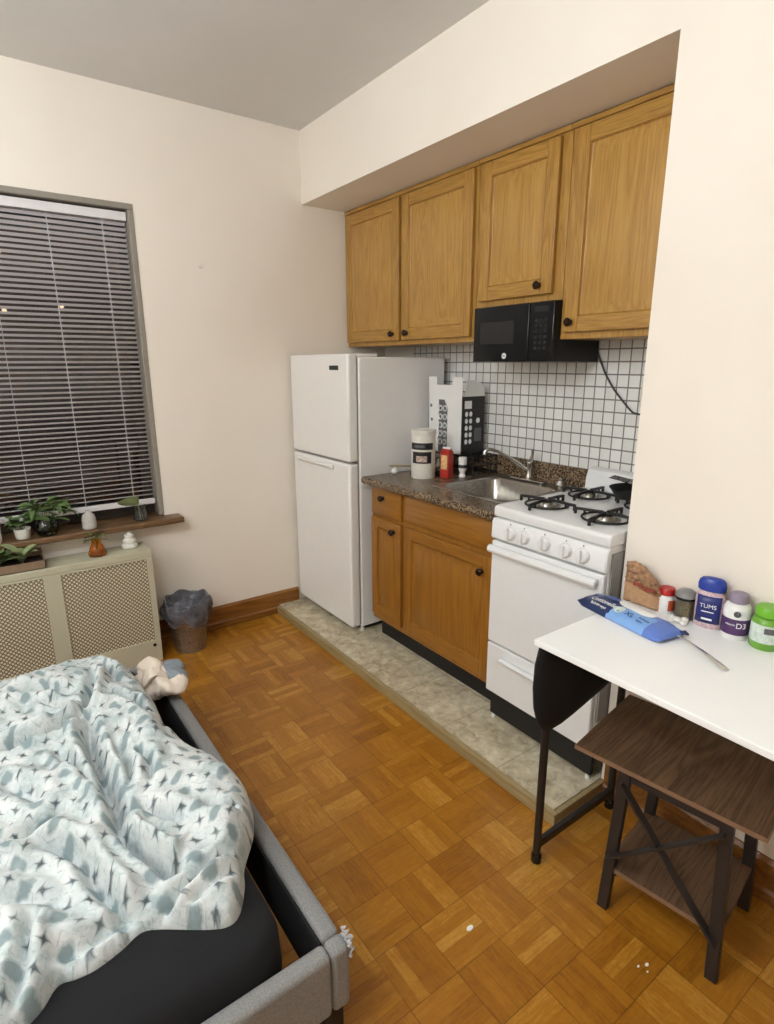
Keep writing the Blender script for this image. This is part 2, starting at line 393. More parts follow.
M['ink_white'] = plain('white_print', lin(240,240,240), .5); M['ink_navy'] = plain('navy_print', lin(28,48,110), .5); M['ink_black'] = plain('black_print', lin(24,24,26), .5)
M['ink_grey'] = plain('grey_print', lin(96,94,98), .5)
M['rug_white'] = plain('white_crumb', lin(238,234,226), .7)

def text(s, size, mat, parent, mat4, name='lettering', ext=.0004, bend=None, squash=1):
    cu = bpy.data.curves.new('txt','FONT'); cu.body = s; cu.size = size; cu.extrude = ext; cu.align_x = 'CENTER'; cu.align_y = 'CENTER'
    t = bpy.data.objects.new('txt', cu); COL.objects.link(t)
    dg = bpy.context.evaluated_depsgraph_get(); me = bpy.data.meshes.new_from_object(t.evaluated_get(dg))
    bpy.data.objects.remove(t); bpy.data.curves.remove(cu)
    o_ = Vector(ORG.get(parent.name, (0,0,0)))
    for vtx in me.vertices:
        p = vtx.co.copy(); p.x *= squash
        if bend:
            a = p.x/bend; rr = bend + p.z; p = Vector((rr*math.sin(a), p.y, rr*math.cos(a)-bend))
        vtx.co = mat4 @ p - o_
    me.materials.clear(); me.materials.append(mat); me.name = name
    o = bpy.data.objects.new(name, me); COL.objects.link(o); o.parent = parent; ORG[o.name] = tuple(o_)
    return o
def frame4(pos, right, up):
    r = Vector(right).normalized(); u = Vector(up).normalized(); w = r.cross(u)
    m = Matrix((( r.x,u.x,w.x,pos[0]),(r.y,u.y,w.y,pos[1]),(r.z,u.z,w.z,pos[2]),(0,0,0,1))); return m
# reading direction of things on the kitchen run (they face -x): right = -y
def KF(x,y,z): return frame4((x,y,z), (0,-1,0), (0,0,1))

# ------------------------------------------------------------------ the room
H = 2.776; S = 2.408; JY = -2.167; ZP = .052; D = .58; XL = -3.7; YB = -5.0
WX0, WX1, WZ0, WZ1 = -2.15, -.915, .745, 2.283
m = MB(); m.box(XL-.1, .0, YB-.1, 0, -.08, 0); struct(m.build('floor', M['parquet'], smooth=0))
m = MB(); m.box(XL-.1, .75, YB-.1, .2, H, H+.1); struct(m.build('ceiling', M['ceil'], smooth=0))
m = MB()
m.box(XL-.1, WX0, 0, .2, -.08, H); m.box(WX1, .75, 0, .2, -.08, H); m.box(WX0, WX1, 0, .2, -.08, WZ0-.03); m.box(WX0, WX1, 0, .2, WZ1, H)
struct(m.build('wall_far', M['wall'], smooth=0))
m = MB()   # soffit over the niche + wall beyond it, one plane
m.box(0, .75, JY, 0, S, H); m.box(0, .75, YB-.1, JY, -.08, H)
struct(m.build('wall_right', M['wall'], smooth=0))
m = MB(); m.box(D, .75, JY, 0, -.08, S); struct(m.build('wall_niche', M['wall'], smooth=0))
m = MB(); m.box(D-.006, D, JY, -.30, .93, 1.72); struct(m.build('wall_niche_tiling', M['tile'], smooth=0)); bpy.data.objects['wall_niche_tiling'].name = 'wall_tiling'
m = MB(); m.box(XL-.1, XL, YB, 0, 0, H); struct(m.build('wall_left', M['wall'], smooth=0))
m = MB(); m.box(XL-.1, .0, YB-.1, YB, 0, H); struct(m.build('wall_back', M['wall'], smooth=0))
# raised vinyl platform and its wooden edge
m = MB(); m.box(-.272, D, JY, 0, 0, ZP); struct(m.build('floor_platform', M['vinyl'], smooth=0))
m = MB(); m.box(-.292, -.272, JY-.018, -.0225, 0, ZP-.004); m.box(-.272, .0, JY-.018, JY, 0, ZP-.004); struct(m.build('trim_1', M['trim_strip'], bevel=.003))
# baseboards
def baseboard(name, horiz, a, b, w0, sgn):
    m = MB()
    prof = [(0,0),(.022,0),(.022,.035),(.014,.045),(.014,.125),(.006,.138),(0,.138)]
    if horiz: m.prism([(w0+sgn*u, z) for u,z in prof], 'x', a, b)
    else: m.prism([(w0+sgn*u, z) for u,z in prof], 'y', a, b)
    return struct(m.build(name, M['base_wood'], smooth=0))
baseboard('baseboard_far', True, XL, -.13, 0, -1)
baseboard('baseboard_right', False, YB, JY-.018, 0, -1)
baseboard('baseboard_left', False, YB, 0, XL, 1)

# window -------------------------------------------------------------
w = bpy.data.objects.new('window_1', None); COL.objects.link(w); w.location = ((WX0+WX1)/2, .07, WZ0); w['kind'] = 'structure'; ORG[w.name] = tuple(w.location)
m = MB(); t = .026
m.box(WX0, WX1, -.004, .135, WZ1-t, WZ1); m.box(WX1-t, WX1, -.004, .135, WZ0, WZ1-t); m.box(WX0, WX0+t, -.004, .135, WZ0, WZ1-t)
m.build('window_frame', M['frame_grey'], w, bevel=.003)
m = MB(); zm = 1.53
for a,b in ((WZ0+.0, WZ0+.06),(zm-.02,zm+.02),(WZ1-t-.05,WZ1-t)): m.box(WX0+t, WX1-t, .09, .125, a, b)
for a,b in ((WX0+t,WX0+t+.045),(WX1-t-.045,WX1-t)): m.box(a,b,.09,.125,WZ0+.06,WZ1-t-.05)
m.build('sash', M['sash_dark'], w, bevel=.003)
m = MB(); m.box(WX0+t+.045, WX1-t-.045, .105, .110, WZ0+.06, zm-.02); m.box(WX0+t+.045, WX1-t-.045, .105, .110, zm+.02, WZ1-t-.05)
m.build('window_pane', M['pane'], w, smooth=0)
m = MB(); m.box(-2.3, -.838, -.105, -.0005, .710, .742); m.box(WX0+.001, WX1-.001, -.002, .14, .716, .742)
m.build('window_sill', M['sill_wood'], w, bevel=.008, seg=3)

# blind
bl = thing('venetian_blind', 'white horizontal slat venetian blind hanging down in front of the dark night window', 'blind', ((WX0+WX1)/2, .045, .80))
BX0, BX1 = WX0+t+.004, WX1-t-.004
m = MB(); m.box(BX0, BX1, .02, .06, 2.208, 2.248); m.build('head_rail', M['blind_rail'], bl, bevel=.002)
m = MB(); N = 57; z0, z1 = .857, 2.195; ang = R(22)
for i in range(N):
    z = z0 + (z1-z0)*i/(N-1); hw = .0125; cs, sn = math.cos(ang), math.sin(ang)
    pr = []
    for k in range(5):
        a = -hw + 2*hw*k/4; h = .0016*(1-(a/hw)**2)
        pr.append((a,h))
    pl = [(a, h+.0004) for a,h in pr] + [(a, h-.0004) for a,h in pr[::-1]]
    # room-side edge (smaller y) sits higher
    m.prism([(.04 + a*cs + h*sn, z - a*sn + h*cs) for a,h in pl], 'x', BX0+.004, BX1-.004)
m.build('slats', M['blind'], bl, smooth=30)
m = MB(); m.box(BX0+.002, BX1-.002, .026, .054, .806, .834); m.build('bottom_rail', M['blind_rail'], bl, bevel=.004)
for x in (-2.0, -1.76, -1.525, -1.285, -1.053):
    m = MB(); m.tube([(x,.0265,.83),(x,.0265,2.21)], .0009, 5); m.tube([(x+.002,.0535,.83),(x+.002,.0535,2.21)], .0012, 5)
    m.build('ladder_cord', M['blind_rail'], bl)

# what stands outside in the night
fb = thing('neighbour_building', 'dim brown brick building outside the window, seen through the blind at night', 'building', (-3.5, 8, -3))
m = MB(); m.box(-9, 4, 8, 11, -3, 3.6); m.build('wall', M['brick'], fb, smooth=0)
for k,(x,z,a) in enumerate([(-3.9,1.2,0),(-2.2,1.2,0),(-.4,1.2,0),(-3.9,-.9,0),(-2.2,-.9,1),(-.4,-.9,0)]):
    m = MB(); m.box(x-.45,x+.45,7.95,8.0,z-.7,z+.7); m.box(x-.5,x+.5,7.9,8.0,z-.78,z-.7)
    wf = m.build('window_frame', M['sash_dark'], fb, smooth=0)
for (x,z) in ((-2.6,3.95),(-1.55,4.0),(-.95,3.2),(-2.1,2.55),(-3.3,2.5),(-3.6,2.9),(-1.0,2.35),(-.2,2.45)):
    m = MB(); m.lathe([(.004,-.03),(.03,-.02),(.034,0),(.03,.02),(.004,.03)], (x,7.9 if z<3.6 else 8.1,z), 10)
    tag(m.build('outdoor_lamp', M['lit'], off=(x,7.9 if z<3.6 else 8.1,z)), 'tiny distant light point outside the dark window', 'light', 'distant night lights outside the window')

# wall marks
tag(MB().lathe([(.001,-.012),(.006,-.012),(.008,-.004),(.003,0),(.0015,0)], (-.61,-.0005,2.03), 10, axis='y').build('wall_hook', M['stone_w'], off=(-.61,0,2.03)), 'tiny white hook stub on the bare wall right of the window', 'hook')

# radiator cover ------------------------------------------------------
rc = thing('radiator_cover', 'beige metal radiator cover with perforated front under the window', 'radiator cover', (-1.65,-.1,0))
YF = -.205; XR = -1.047; ZT = .62; XLc = -2.3
m = MB(); m.box(XLc, XR, YF, -.0225, ZT-.035, ZT-.004); m.box(XLc, XR, YF, -.19, ZT-.006, ZT); m.box(XR-.015, XR, -.19, -.0225, ZT-.006, ZT)
m.build('top_panel', M['cover_paint'], rc, bevel=.004)
for a_ in (XR-.018, XLc):
    m = MB(); m.box(a_+.0004, a_+.0176, YF+.0155, -.0225, 0, ZT-.0355); m.build('side_panel', M['cover_paint'], rc, bevel=.002)
m = MB(); yf, yb = YF+.001, YF+.014
for a,b in ((XR-.028,XR),(-1.535,-1.462),(-2.02,-1.95)): m.box(a,b,yf,yb,0,ZT-.0355)
m.box(XLc+.001, XR-.027, yf+.0006, yb-.0006, .001, .125); m.box(XLc+.001, XR-.027, yf+.0006, yb-.0006, ZT-.047, ZT-.0355)
m.build('front_frame', M['cover_paint'], rc, bevel=.002)
for a,b in ((-1.465,-1.072),(-1.955,-1.53),(-2.29,-2.015)):
    m = MB(); m.box(a,b,YF+.008,YF+.010,.12,ZT-.04); m.build('perforated_grille', M['perf'], rc, smooth=0)
m = MB(); m.lathe([(.001,-.004),(.008,-.003),(.009,0)], (XR-.035,yf,.098), 10, axis='y'); m.build('latch', M['black_matte'], rc)

# fridge ---------------------------------------------------------------
fr = thing('refrigerator', 'white two-door top-freezer refrigerator in the corner beside the base cabinet', 'refrigerator', (.2,-.34,ZP))
FY0, FY1 = -.02, -.655; FX = -.129
m = MB(); m.box(-.062, .52, FY1, FY0-.005, .085, 1.572); m.build('cabinet_body', M['white_fridge'], fr, bevel=.008, seg=3)
m = MB(); m.box(FX, -.068, FY1, FY0, 1.036, 1.588); m.build('freezer_door', M['white_fridge'], fr, bevel=.014, seg=4)
m = MB(); m.box(FX, -.068, FY1, FY0, .094, 1.026); fd = m.build('lower_door', M['white_fridge'], fr, bevel=.014, seg=4)
m = MB(); m.box(-.069, -.06, FY1+.012, FY0-.012, .10, 1.57); m.build('door_gasket', M['gray_gasket'], fr)
m = MB(); m.prism([(FX-.001,1.006),(FX-.014,1.002),(FX-.016,.992),(FX-.010,.984),(FX-.001,.980)], 'y', -.10, -.50); m.build('grip_handle', M['white_fridge'], fd, bevel=.003)
m = MB(); m.box(FX-.003, FX+.001, -.568, -.478, 1.507, 1.530); b_ = m.build('badge', M['badge'], bpy.data.objects['freezer_door'], bevel=.002)
m = MB(); m.box(-.06, .06, FY1+.004, FY1+.06, 1.5725, 1.588); m.build('hinge_cover', M['white_fridge'], fr, bevel=.004)
m = MB(); m.box(-.055, .5, FY1+.03, FY0-.03, .058, .084); m.build('base_grille', M['black_matte'], fr)
for x,y in ((-.045,FY1+.03),(-.045,FY0-.04),(.47,FY1+.03),(.47,FY0-.04)):
    m = MB(); m.lathe([(.014,ZP),(.016,ZP+.012),(.009,ZP+.014),(.009,.086)], (x,y,0), 12); m.build('levelling_foot', M['white_pl'], fr)

# cabinet doors ----------------------------------------------------------
def panel_door(par, y0, y1, z0, z1, xf, mv, mh, mp, thick=.019, rail=.060, name='door'):
    """raised-panel door facing -x; y0>y1"""
    m = MB(); a, b = max(y0,y1), min(y0,y1); xb = xf + thick
    m.box(xf, xb, a, a-rail, z0, z1, 0); m.box(xf, xb, b+rail, b, z0, z1, 0)
    m.box(xf+.0003, xb, a-rail, b+rail, z1-rail, z1, 1); m.box(xf+.0003, xb, a-rail, b+rail, z0, z0+rail, 1)
    A, B, Z0, Z1 = a-rail, b+rail, z0+rail, z1-rail; g = .006; s = .032
    # recessed groove then bevel up to field
    def ring(i, x): return [(x, A-i, Z0+i), (x, B+i, Z0+i), (x, B+i, Z1-i), (x, A-i, Z1-i)]
    r0 = ring(0, xf+.001); r1 = ring(.003, xf+.0135); r2 = ring(.010, xf+.0135); r3 = ring(.010+s, xf+.003); 
    vs = r0+r1+r2+r3; fs = []
    for k in range(3):
        for j in range(4): fs.append((k*4+j, k*4+(j+1)%4, k*4+4+(j+1)%4, k*4+4+j))
    fs.append((12,13,14,15)); m.add(vs, fs, 2)
    return m.build(name, [mv, mh, mp], par, bevel=.0035, smooth=25)
def knob(par, x, y, z, r=.0165):
    m = MB(); m.lathe([(.002,-.028),(r*.7,-.0275),(r,-.022),(r*.95,-.016),(.007,-.012),(.006,-.004),(.011,0)], (x,y,z), 16, axis='x')
    return m.build('knob', M['bronze'], par)
CX = .292
def upper(label, y0, y1, z0, doors):
    c = thing('wall_cabinet', label, 'cabinet', ((CX+D)/2, (y0+y1)/2, z0), group='oak wall cabinets over the kitchen run')
    m = MB(); m.box(CX, D-.007, y0, y1, z0, S-.004, 0); m.build('cabinet_body', M['oak_v'], c, bevel=.0015)
    m = MB(); m.box(CX-.012, CX-.0003, y0, y1, S-.024, S-.004); m.build('top_moulding', M['oak_h'], c, bevel=.003)
    for (a,b,za,zb,ky,kz) in doors:
        d = panel_door(c, a, b, za, zb, CX-.0205, M['oak_v'], M['oak_h'], M['oak_panel'])
        knob(d, CX-.0205, ky, kz)
    del c['group']; return c
upper('double-door oak wall cabinet above the refrigerator', -.004, -1.122, 1.638, [(-.02,-.545,1.662,2.378,-.495,1.697),(-.572,-1.102,1.662,2.378,-.622,1.697)])
upper('short single-door oak wall cabinet right above the black microwave', -1.124, -1.612, 1.785, [(-1.152,-1.568,1.812,2.378,-1.505,1.848)])
upper('tall wide oak wall cabinet right of the microwave, against the wall corner', -1.614, -2.163, 1.632, [(-1.642,-2.145,1.658,2.378,-1.672,1.695)])

# microwave
mw = thing('microwave', 'black microwave oven mounted under the short wall cabinet', 'microwave', (.4,-1.365,1.545))
m = MB(); m.box(.268, .565, -1.158, -1.610, 1.545, 1.783); m.build('housing', M['black_matte'], mw, bevel=.004)
m = MB(); m.box(.246, .2675, -1.160, -1.485, 1.545, 1.782); md = m.build('door', M['black_gloss'], mw, bevel=.004)
m = MB(); m.box(.2445, .2462, -1.205, -1.405, 1.622, 1.715); m.build('window_screen', M['dark_glass'], md)
m = MB(); m.box(.248, .2675, -1.487, -1.612, 1.545, 1.782); cp = m.build('control_panel', M['black_gloss'], mw, bevel=.004)
for i in range(6):
    for j in range(3):
        y = -1.522-.025*j; z = 1.60+.022*i
        m = MB(); m.box(.2474,.2482,y+.008,y-.008,z-.006,z+.006); m.build('button', M['button'], cp)
m = MB(); m.box(.2468,.2482,-1.512,-1.585,1.742,1.764); m.build('display', M['dark_glass'], cp)
m = MB(); m.lathe([(.0125,-.0010),(.0125,.0008)], (.2452,-1.355,1.570), 24, axis='x'); lg = m.build('emblem', M['white_pl'], md)
text('GE', .013, M['ink_black'], lg, KF(.2438,-1.355,1.570), 'emblem_letters')
m = MB(); m.box(.28,.52,-1.2,-1.55,1.542,1.548); m.build('underside_vent', M['steel'], mw)

# cable and outlet
ol = thing('wall_outlet', 'pale outlet plate on the tiles by the wall corner', 'outlet', (D-.006,-1.86,1.42))
m = MB(); m.box(D-.014, D-.0065, -1.825, -1.90, 1.36, 1.475); m.build('cover_plate', M['stone_w'], ol, bevel=.002)
for z in (1.39,1.44):
    m = MB(); m.box(D-.017, D-.0135, -1.845, -1.88, z-.014, z+.014); m.build('socket', M['white_pl'], ol, bevel=.003)
pts = [(D-.016,-1.59,1.633),(D-.016,-1.612,1.57),(D-.016,-1.655,1.49),(D-.016,-1.70,1.43),(D-.016,-1.76,1.37),(D-.016,-1.80,1.335),(D-.022,-1.845,1.33),(D-.03,-1.86,1.36),(D-.03,-1.862,1.387)]
P2 = []
for i in range(len(pts)-1):
    for k in range(4):
        a = Vector(pts[i]); b = Vector(pts[i+1]); P2.append(a.lerp(b,k/4))
P2.append(Vector(pts[-1])); Ps = [P2[0]]+[(P2[i-1]+P2[i]*2+P2[i+1])/4 for i in range(1,len(P2)-1)]+[P2[-1]]
pc = thing('power_cable', 'dark power cable hanging down the tiles from behind the microwave cabinet', 'cable', (D-.016,-1.59,1.633))
m = MB(); m.tube(Ps, .0042, 8); m.build('cord', M['cable'], pc)
m = MB(); m.box(D-.040,D-.0175,-1.848,-1.876,1.378,1.402); m.build('plug', M['cable'], pc, bevel=.004)

# base cabinet -------------------------------------------------------------
bc = thing('base_cabinet', 'low oak base cabinet with a small drawer and two doors under the sink', 'cabinet', (.26,-1.175,ZP))
BY0, BY1 = -.722, -1.632; BXF = -.028
m = MB()
for a_,b_ in ((BY0,BY0-.018),(BY1,BY1+.018)): m.box(BXF+.0185, D-.007, a_, b_, .172, .928, 0)
m.box(BXF+.0185, D-.007, BY0-.018, BY1+.018, .172, .190); m.box(D-.014, D-.007, BY0-.018, BY1+.018, .19, .928)
m.box(BXF, BXF+.018, BY0, BY1, .172, .928)
m.build('cabinet_body', M['oak_low_v'], bc, bevel=.0015)
m = MB(); m.box(.03, D-.01, BY0+.002, BY1-.0, ZP, .1715); m.build('toe_kick', M['black_matte'], bc)
def slab(par, y0, y1, z0, z1, name):
    m = MB(); x = BXF-.0195
    m.box(x+.006, BXF-.0005, y0, y1, z0, z1, 0); b=.012
    m.hexa([(x+.0058,y0,z0),(x+.0058,y1,z0),(x+.0058,y1,z1),(x+.0058,y0,z1)],[(x,y0-b,z0+b),(x,y1+b,z0+b),(x,y1+b,z1-b),(x,y0-b,z1-b)])
    return m.build(name, M['oak_low_h'], par, bevel=.002)
dr = slab(bc, -.735, -.988, .775, .922, 'drawer'); knob(dr, BXF-.0195, -.845, .872)
slab(bc, -1.020, -1.618, .788, .922, 'false_drawer_front')
LO = (M['oak_low_v'], M['oak_low_h'], M['oak_low_v'])
d = panel_door(bc, -.735, -.988, .205, .757, BXF-.0195, *LO, rail=.05); knob(d, BXF-.0195, -.935, .712)
d = panel_door(bc, -1.020, -1.618, .205, .760, BXF-.0195, *LO, rail=.055); knob(d, BXF-.0195, -1.560, .690)

# worktop with sink opening
CT = .967; X0 = -.075; X1 = D-.007; CY0 = -.705; CY1 = -1.640
SX0, SX1, SY0, SY1 = .075, .475, -1.12, -1.555     # cut-out
ct = thing('countertop', 'speckled brown laminate worktop with backsplash around the sink', 'countertop', (.25,-1.17,.929))
m = MB()
m.box(X0, SX0, CY0, CY1, .929, CT); m.box(SX1, X1, CY0, CY1, .929, CT); m.box(SX0, SX1, CY0, SY0, .929, CT); m.box(SX0, SX1, SY1, CY1, .929, CT)
m.build('worktop', M['granite'], ct, bevel=0, smooth=0)
m = MB(); prof = [(X0,.929),(X0-.006,.932),(X0-.012,.94),(X0-.013,.95),(X0-.010,.96),(X0-.004,.966),(X0,CT)]
m.prism(prof, 'y', CY0, CY1); m.build('rounded_edge', M['granite'], ct)
m = MB(); m.box(X1-.022, X1, CY0, CY1, CT, CT+.10); m.build('backsplash', M['granite'], ct, bevel=.004)

# sink
sk = thing('kitchen_sink', 'stainless steel drop-in sink set into the speckled worktop', 'sink', (.28,-1.34,CT))
def rrect(x0,x1,y0,y1,r,z,n=6):
    p = []
    for cx,cy,a0 in ((x1-r,y0-r,0),(x0+r,y0-r,90),(x0+r,y1+r,180),(x1-r,y1+r,270)):
        for k in range(n+1):
            a = R(a0+90*k/n); p.append((cx+r*math.cos(a), cy+r*math.sin(a), z))
    return p
m = MB(); zz = CT
rings = [rrect(.052,.545,-1.09,-1.60,.03,zz+.001), rrect(.054,.543,-1.092,-1.598,.03,zz+.006), rrect(.085,.455,-1.125,-1.55,.05,zz+.004),
         rrect(.092,.448,-1.132,-1.543,.055,zz-.006), rrect(.105,.435,-1.145,-1.53,.06,zz-.135), rrect(.135,.405,-1.175,-1.50,.06,zz-.158), rrect(.24,.30,-1.31,-1.37,.029,zz-.165)]
vs = sum(rings, []); K = len(rings[0]); fs = []
for i in range(len(rings)-1):
    for j in range(K): fs.append((i*K+j, i*K+(j+1)%K, (i+1)*K+(j+1)%K, (i+1)*K+j))
fs.append(tuple(range((len(rings)-1)*K, len(rings)*K))); m.add(vs, fs)
m.build('basin', M['steel'], sk, smooth=40)
m = MB(); m.lathe([(.03,zz-.163),(.03,zz-.160),(.022,zz-.161),(.002,zz-.162)], (.27,-1.34,0), 20); m.build('drain', M['chrome'], sk)
fc = thing('faucet', 'chrome single-lever kitchen faucet behind the sink', 'faucet', (.505,-1.30,CT+.006))
m = MB(); m.prism([(p[0],p[1]) for p in rrect(.483,.535,-1.195,-1.42,.024,0)], 'z', CT+.0065, CT+.016); m.build('deck_plate', M['chrome'], fc, bevel=.003)
m = MB(); m.lathe([(.022,CT+.016),(.021,CT+.03),(.016,CT+.045),(.016,CT+.085),(.018,CT+.09),(.016,CT+.103),(.007,CT+.112)], (.508,-1.315,0), 18); m.build('faucet_body', M['chrome'], fc)
m = MB(); sp = [(.505,-1.312,CT+.055),(.47,-1.29,CT+.085),(.42,-1.262,CT+.122),(.37,-1.235,CT+.153),(.34,-1.215,CT+.165),(.322,-1.203,CT+.166),(.313,-1.198,CT+.156),(.311,-1.197,CT+.140)]
m.tube(sp, [.010,.009,.0085,.008,.008,.009,.010,.010], 12); m.build('spout', M['chrome'], fc)
m = MB(); m.tube([(.508,-1.317,CT+.108),(.512,-1.325,CT+.135),(.508,-1.33,CT+.165)], [.008,.006,.008], 10); m.build('lever', M['chrome'], fc)
tag(MB().lathe([(.018,0),(.022,.01),(.012,.03),(.015,.04),(.004,.045)], (.515,-1.50,CT+.0055), 16).build('sink_sprayer', M['chrome'], off=(.515,-1.50,CT)), 'small chrome sprayer cap on the sink rim right of the faucet', 'sprayer')

# things on the worktop ------------------------------------------------------
cn = thing('canister', 'tall white tub with black label bands standing on the worktop', 'canister', (.165,-.905,CT))
def cyl_label(par, c, r, z0, z1, a0, a1, mat, name, n=14, t=.0008, xs=1, ys=1):
    m = MB(); vs = []; fs = []
    for i in range(n+1):
        a = a0 + (a1-a0)*i/n
        for rr in (r, r+t):
            for z in (z0,z1): vs.append((c[0]+rr*math.cos(a)*xs, c[1]+rr*math.sin(a)*ys, z))
    for i in range(n):
        b = i*4; fs += [(b,b+4,b+5,b+1),(b+2,b+3,b+7,b+6),(b,b+2,b+6,b+4),(b+1,b+5,b+7,b+3)]
    fs += [(0,1,3,2),(n*4,n*4+2,n*4+3,n*4+1)]
    m.add(vs, fs); return m.build(name, mat, par)
cc = (.165,-.905); cr = .062; A0 = math.atan2(-3.18+.9, -1.71-.165)   # towards the room
m = MB(); m.lathe([(cr-.002,CT),(cr,CT+.004),(cr,CT+.235),(cr-.001,CT+.238)], (cc[0],cc[1],0), 32); m.build('tub', M['canister'], cn)
m = MB(); m.lathe([(cr+.0015,CT+.222),(cr+.0025,CT+.224),(cr+.0025,CT+.246),(cr-.003,CT+.248),(cr-.006,CT+.244),(.002,CT+.244)], (cc[0],cc[1],0), 32); m.build('lid', M['canister'], cn)
la = cyl_label(cn, cc, cr+.0002, CT+.150, CT+.184, A0-1.25, A0+.85, M['label_black'], 'label_band')
la = cyl_label(cn, cc, cr+.0002, CT+.080, CT+.139, A0-1.0, A0+.7, M['label_black'], 'label_panel')
cyl_label(la, cc, cr+.0012, CT+.088, CT+.118, A0-.6, A0+.3, M['food'], 'food_picture')
cyl_label(la, cc, cr+.0012, CT+.160, CT+.174, A0-.8, A0+.1, M['ink_grey'], 'print_line')
# red carton
rcx = thing('carton', 'small red carton with a yellow panel standing right of the tall tub', 'carton', (.255,-.985,CT), R(12), world=False)
m = MB(); m.box(-.022,.022,-.026,.026,0,.135); m.prism([(-.022,.135),(.022,.135),(0,.152)],'y',-.026,.026); m.build('box', M['carton_red'], rcx, bevel=.002)
m = MB(); m.box(-.0228,-.0222,-.019,.019,.045,.118); m.build('panel_print', M['carton_yel'], rcx)
m = MB(); m.box(-.004,.004,-.024,.024,.146,.158); m.build('folded_top', M['ink_white'], rcx)
# shaker
sh = thing('spice_shaker', 'small white spice bottle with a black band, standing by the sink corner', 'bottle', (.325,-1.03,CT))
m = MB(); m.lathe([(.016,CT),(.020,CT+.004),(.013,CT+.02),(.017,CT+.034),(.021,CT+.042),(.021,CT+.078),(.019,CT+.08)], (.325,-1.03,0), 20); m.build('bottle', M['white_pl'], sh)
m = MB(); m.lathe([(.0215,CT+.050),(.0218,CT+.051),(.0218,CT+.066),(.0215,CT+.067)], (.325,-1.03,0), 20); m.build('band', M['label_black'], sh)
m = MB(); m.lathe([(.0195,CT+.0802),(.022,CT+.082),(.022,CT+.102),(.018,CT+.106)], (.325,-1.03,0), 20); m.build('cap', M['white_pl'], sh)
# clear jar
tag(MB().lathe([(.03,CT),(.033,CT+.004),(.033,CT+.085),(.03,CT+.09),(.028,CT+.088),(.028,CT+.006),(.002,CT+.006)], (.292,-.905,0), 24).build('glass_tumbler', M['clear'], off=(.292,-.905,CT)), 'clear glass tumbler behind the red carton', 'glass')
# wire rack and printed box on it
rk = thing('wire_rack', 'black wire rack under the printed box in the counter corner', 'rack', (.45,-.89,CT))
m = MB(); rx0,rx1,ry0,ry1 = .37,.545,-.73,-1.055
for z in (.012,.05,.095):
    m.tube([(rx0,ry0,CT+z),(rx1,ry0,CT+z),(rx1,ry1,CT+z),(rx0,ry1,CT+z)], .003, 6, closed=True)
for i in range(11):
    y = ry0+(ry1-ry0)*i/10; m.tube([(rx0,y,CT+.095),(rx0,y,CT+.012),(rx1,y,CT+.012),(rx1,y,CT+.095)], .0018, 5)
for x,y in ((rx0,ry0),(rx1,ry0),(rx1,ry1),(rx0,ry1)): m.tube([(x,y,CT),(x,y,CT+.102)], .004, 6)
for i in range(5):
    x = rx0+(rx1-rx0)*i/4; m.tube([(x,ry0,CT+.095),(x,ry1,CT+.095)], .0022, 5)
m.build('wire_frame', M['black_iron'], rk)
bx = thing('appliance_box', 'tall open cardboard box printed black and white, flaps up, beside the refrigerator', 'box', (.45,-.84,CT+.104))
bz = CT+.1045; bt = 1.372; bx0,bx1,by0,by1 = .362,.528,-.708,-.972; th = .004
m = MB(); m.box(bx0,bx0+th,by0,by1,bz,bt); m.box(bx1-th,bx1,by0,by1,bz,bt); m.box(bx0,bx1,by0,by0-th,bz,bt); m.box(bx0,bx1,by0,by1,bz,bz+th); m.build('carton_walls', M['white_pl'], bx)
m = MB(); m.box(bx0+.0001,bx1-.0001,by1,by1+th,bz+.0001,bt-.0001); sd = m.build('dark_side', M['label_black'], bx)
m = MB(); zt = 1.465
m.prism([(by0,bt),(by1,bt),(by1,zt+.005),(by1+.075,zt+.005),(by1+.075,zt-.035),(by0-.065,zt-.035),(by0-.065,zt+.005),(by0-.0,zt+.005)], 'x', bx0, bx0+.003); m.build('front_flap', M['white_pl'], bx)
m = MB(); arc = [(bx0+.02,bt)] + [(bx0+.03+.13*math.sin(a)*1.0, bt+.085*math.sin(PI/2+a*.5)*math.cos(a*.55)) for a in (0,.3,.6,.9,1.2)] + [(bx1,bt)]
m.prism(arc, 'y', by1, by1+.003); m.build('side_flap', M['white_pl'], bx)
# printed artwork
m = MB(); m.prism([(by0-.085,bt-.02),(by0-.13,bt-.02),(by0-.155,bt-.06),(by0-.155,bz+.0),(by0-.085,bz)], 'x', bx0-.0008, bx0-.0002); fa = m.build('print_block', M['ink_grey'], bx)
for i in range(5):
    for j in range(2):
        m = MB(); y = by0-.100-.036*j; z = bt-.065-.045*i
        m.lathe([(.016,-.0009),(.016,-.0002),(.010,-.0002),(.010,-.0009)], (bx0-.0010,y,z), 16, axis='x'); m.build('print_ring', M['ink_white'], fa)
for i in range(3):
    m = MB(); y = by0-.022-.006*i; z = bt-.055-.075*i
    m.lathe([(.009,-.0006),(.009,.0002)], (bx0-.0004,y,z), 14, axis='x'); m.build('print_dot', M['ink_grey'], bx)
for i in range(5):
    for j in range(2):
        m = MB(); x = bx0+.035+.03*j; z = bt-.09-.036*i
        m.lathe([(.0135,-.0008),(.0135,0)], (x, by1-.0002, z), 14, axis='y', sx=1, sy=.8); m.build('print_disc', M['ink_white'], sd)
m = MB(); m.box(bx0+.02,bx0+.07,by1-.0008,by1-.0001,bt-.062,bt-.022); m.build('print_badge', M['ink_white'], sd, bevel=.003)
m = MB(); m.lathe([(.014,-.0008),(.014,0)], (bx0+.118,by1-.0002,bt-.125), 16, axis='y'); m.build('print_disc', M['ink_white'], sd)
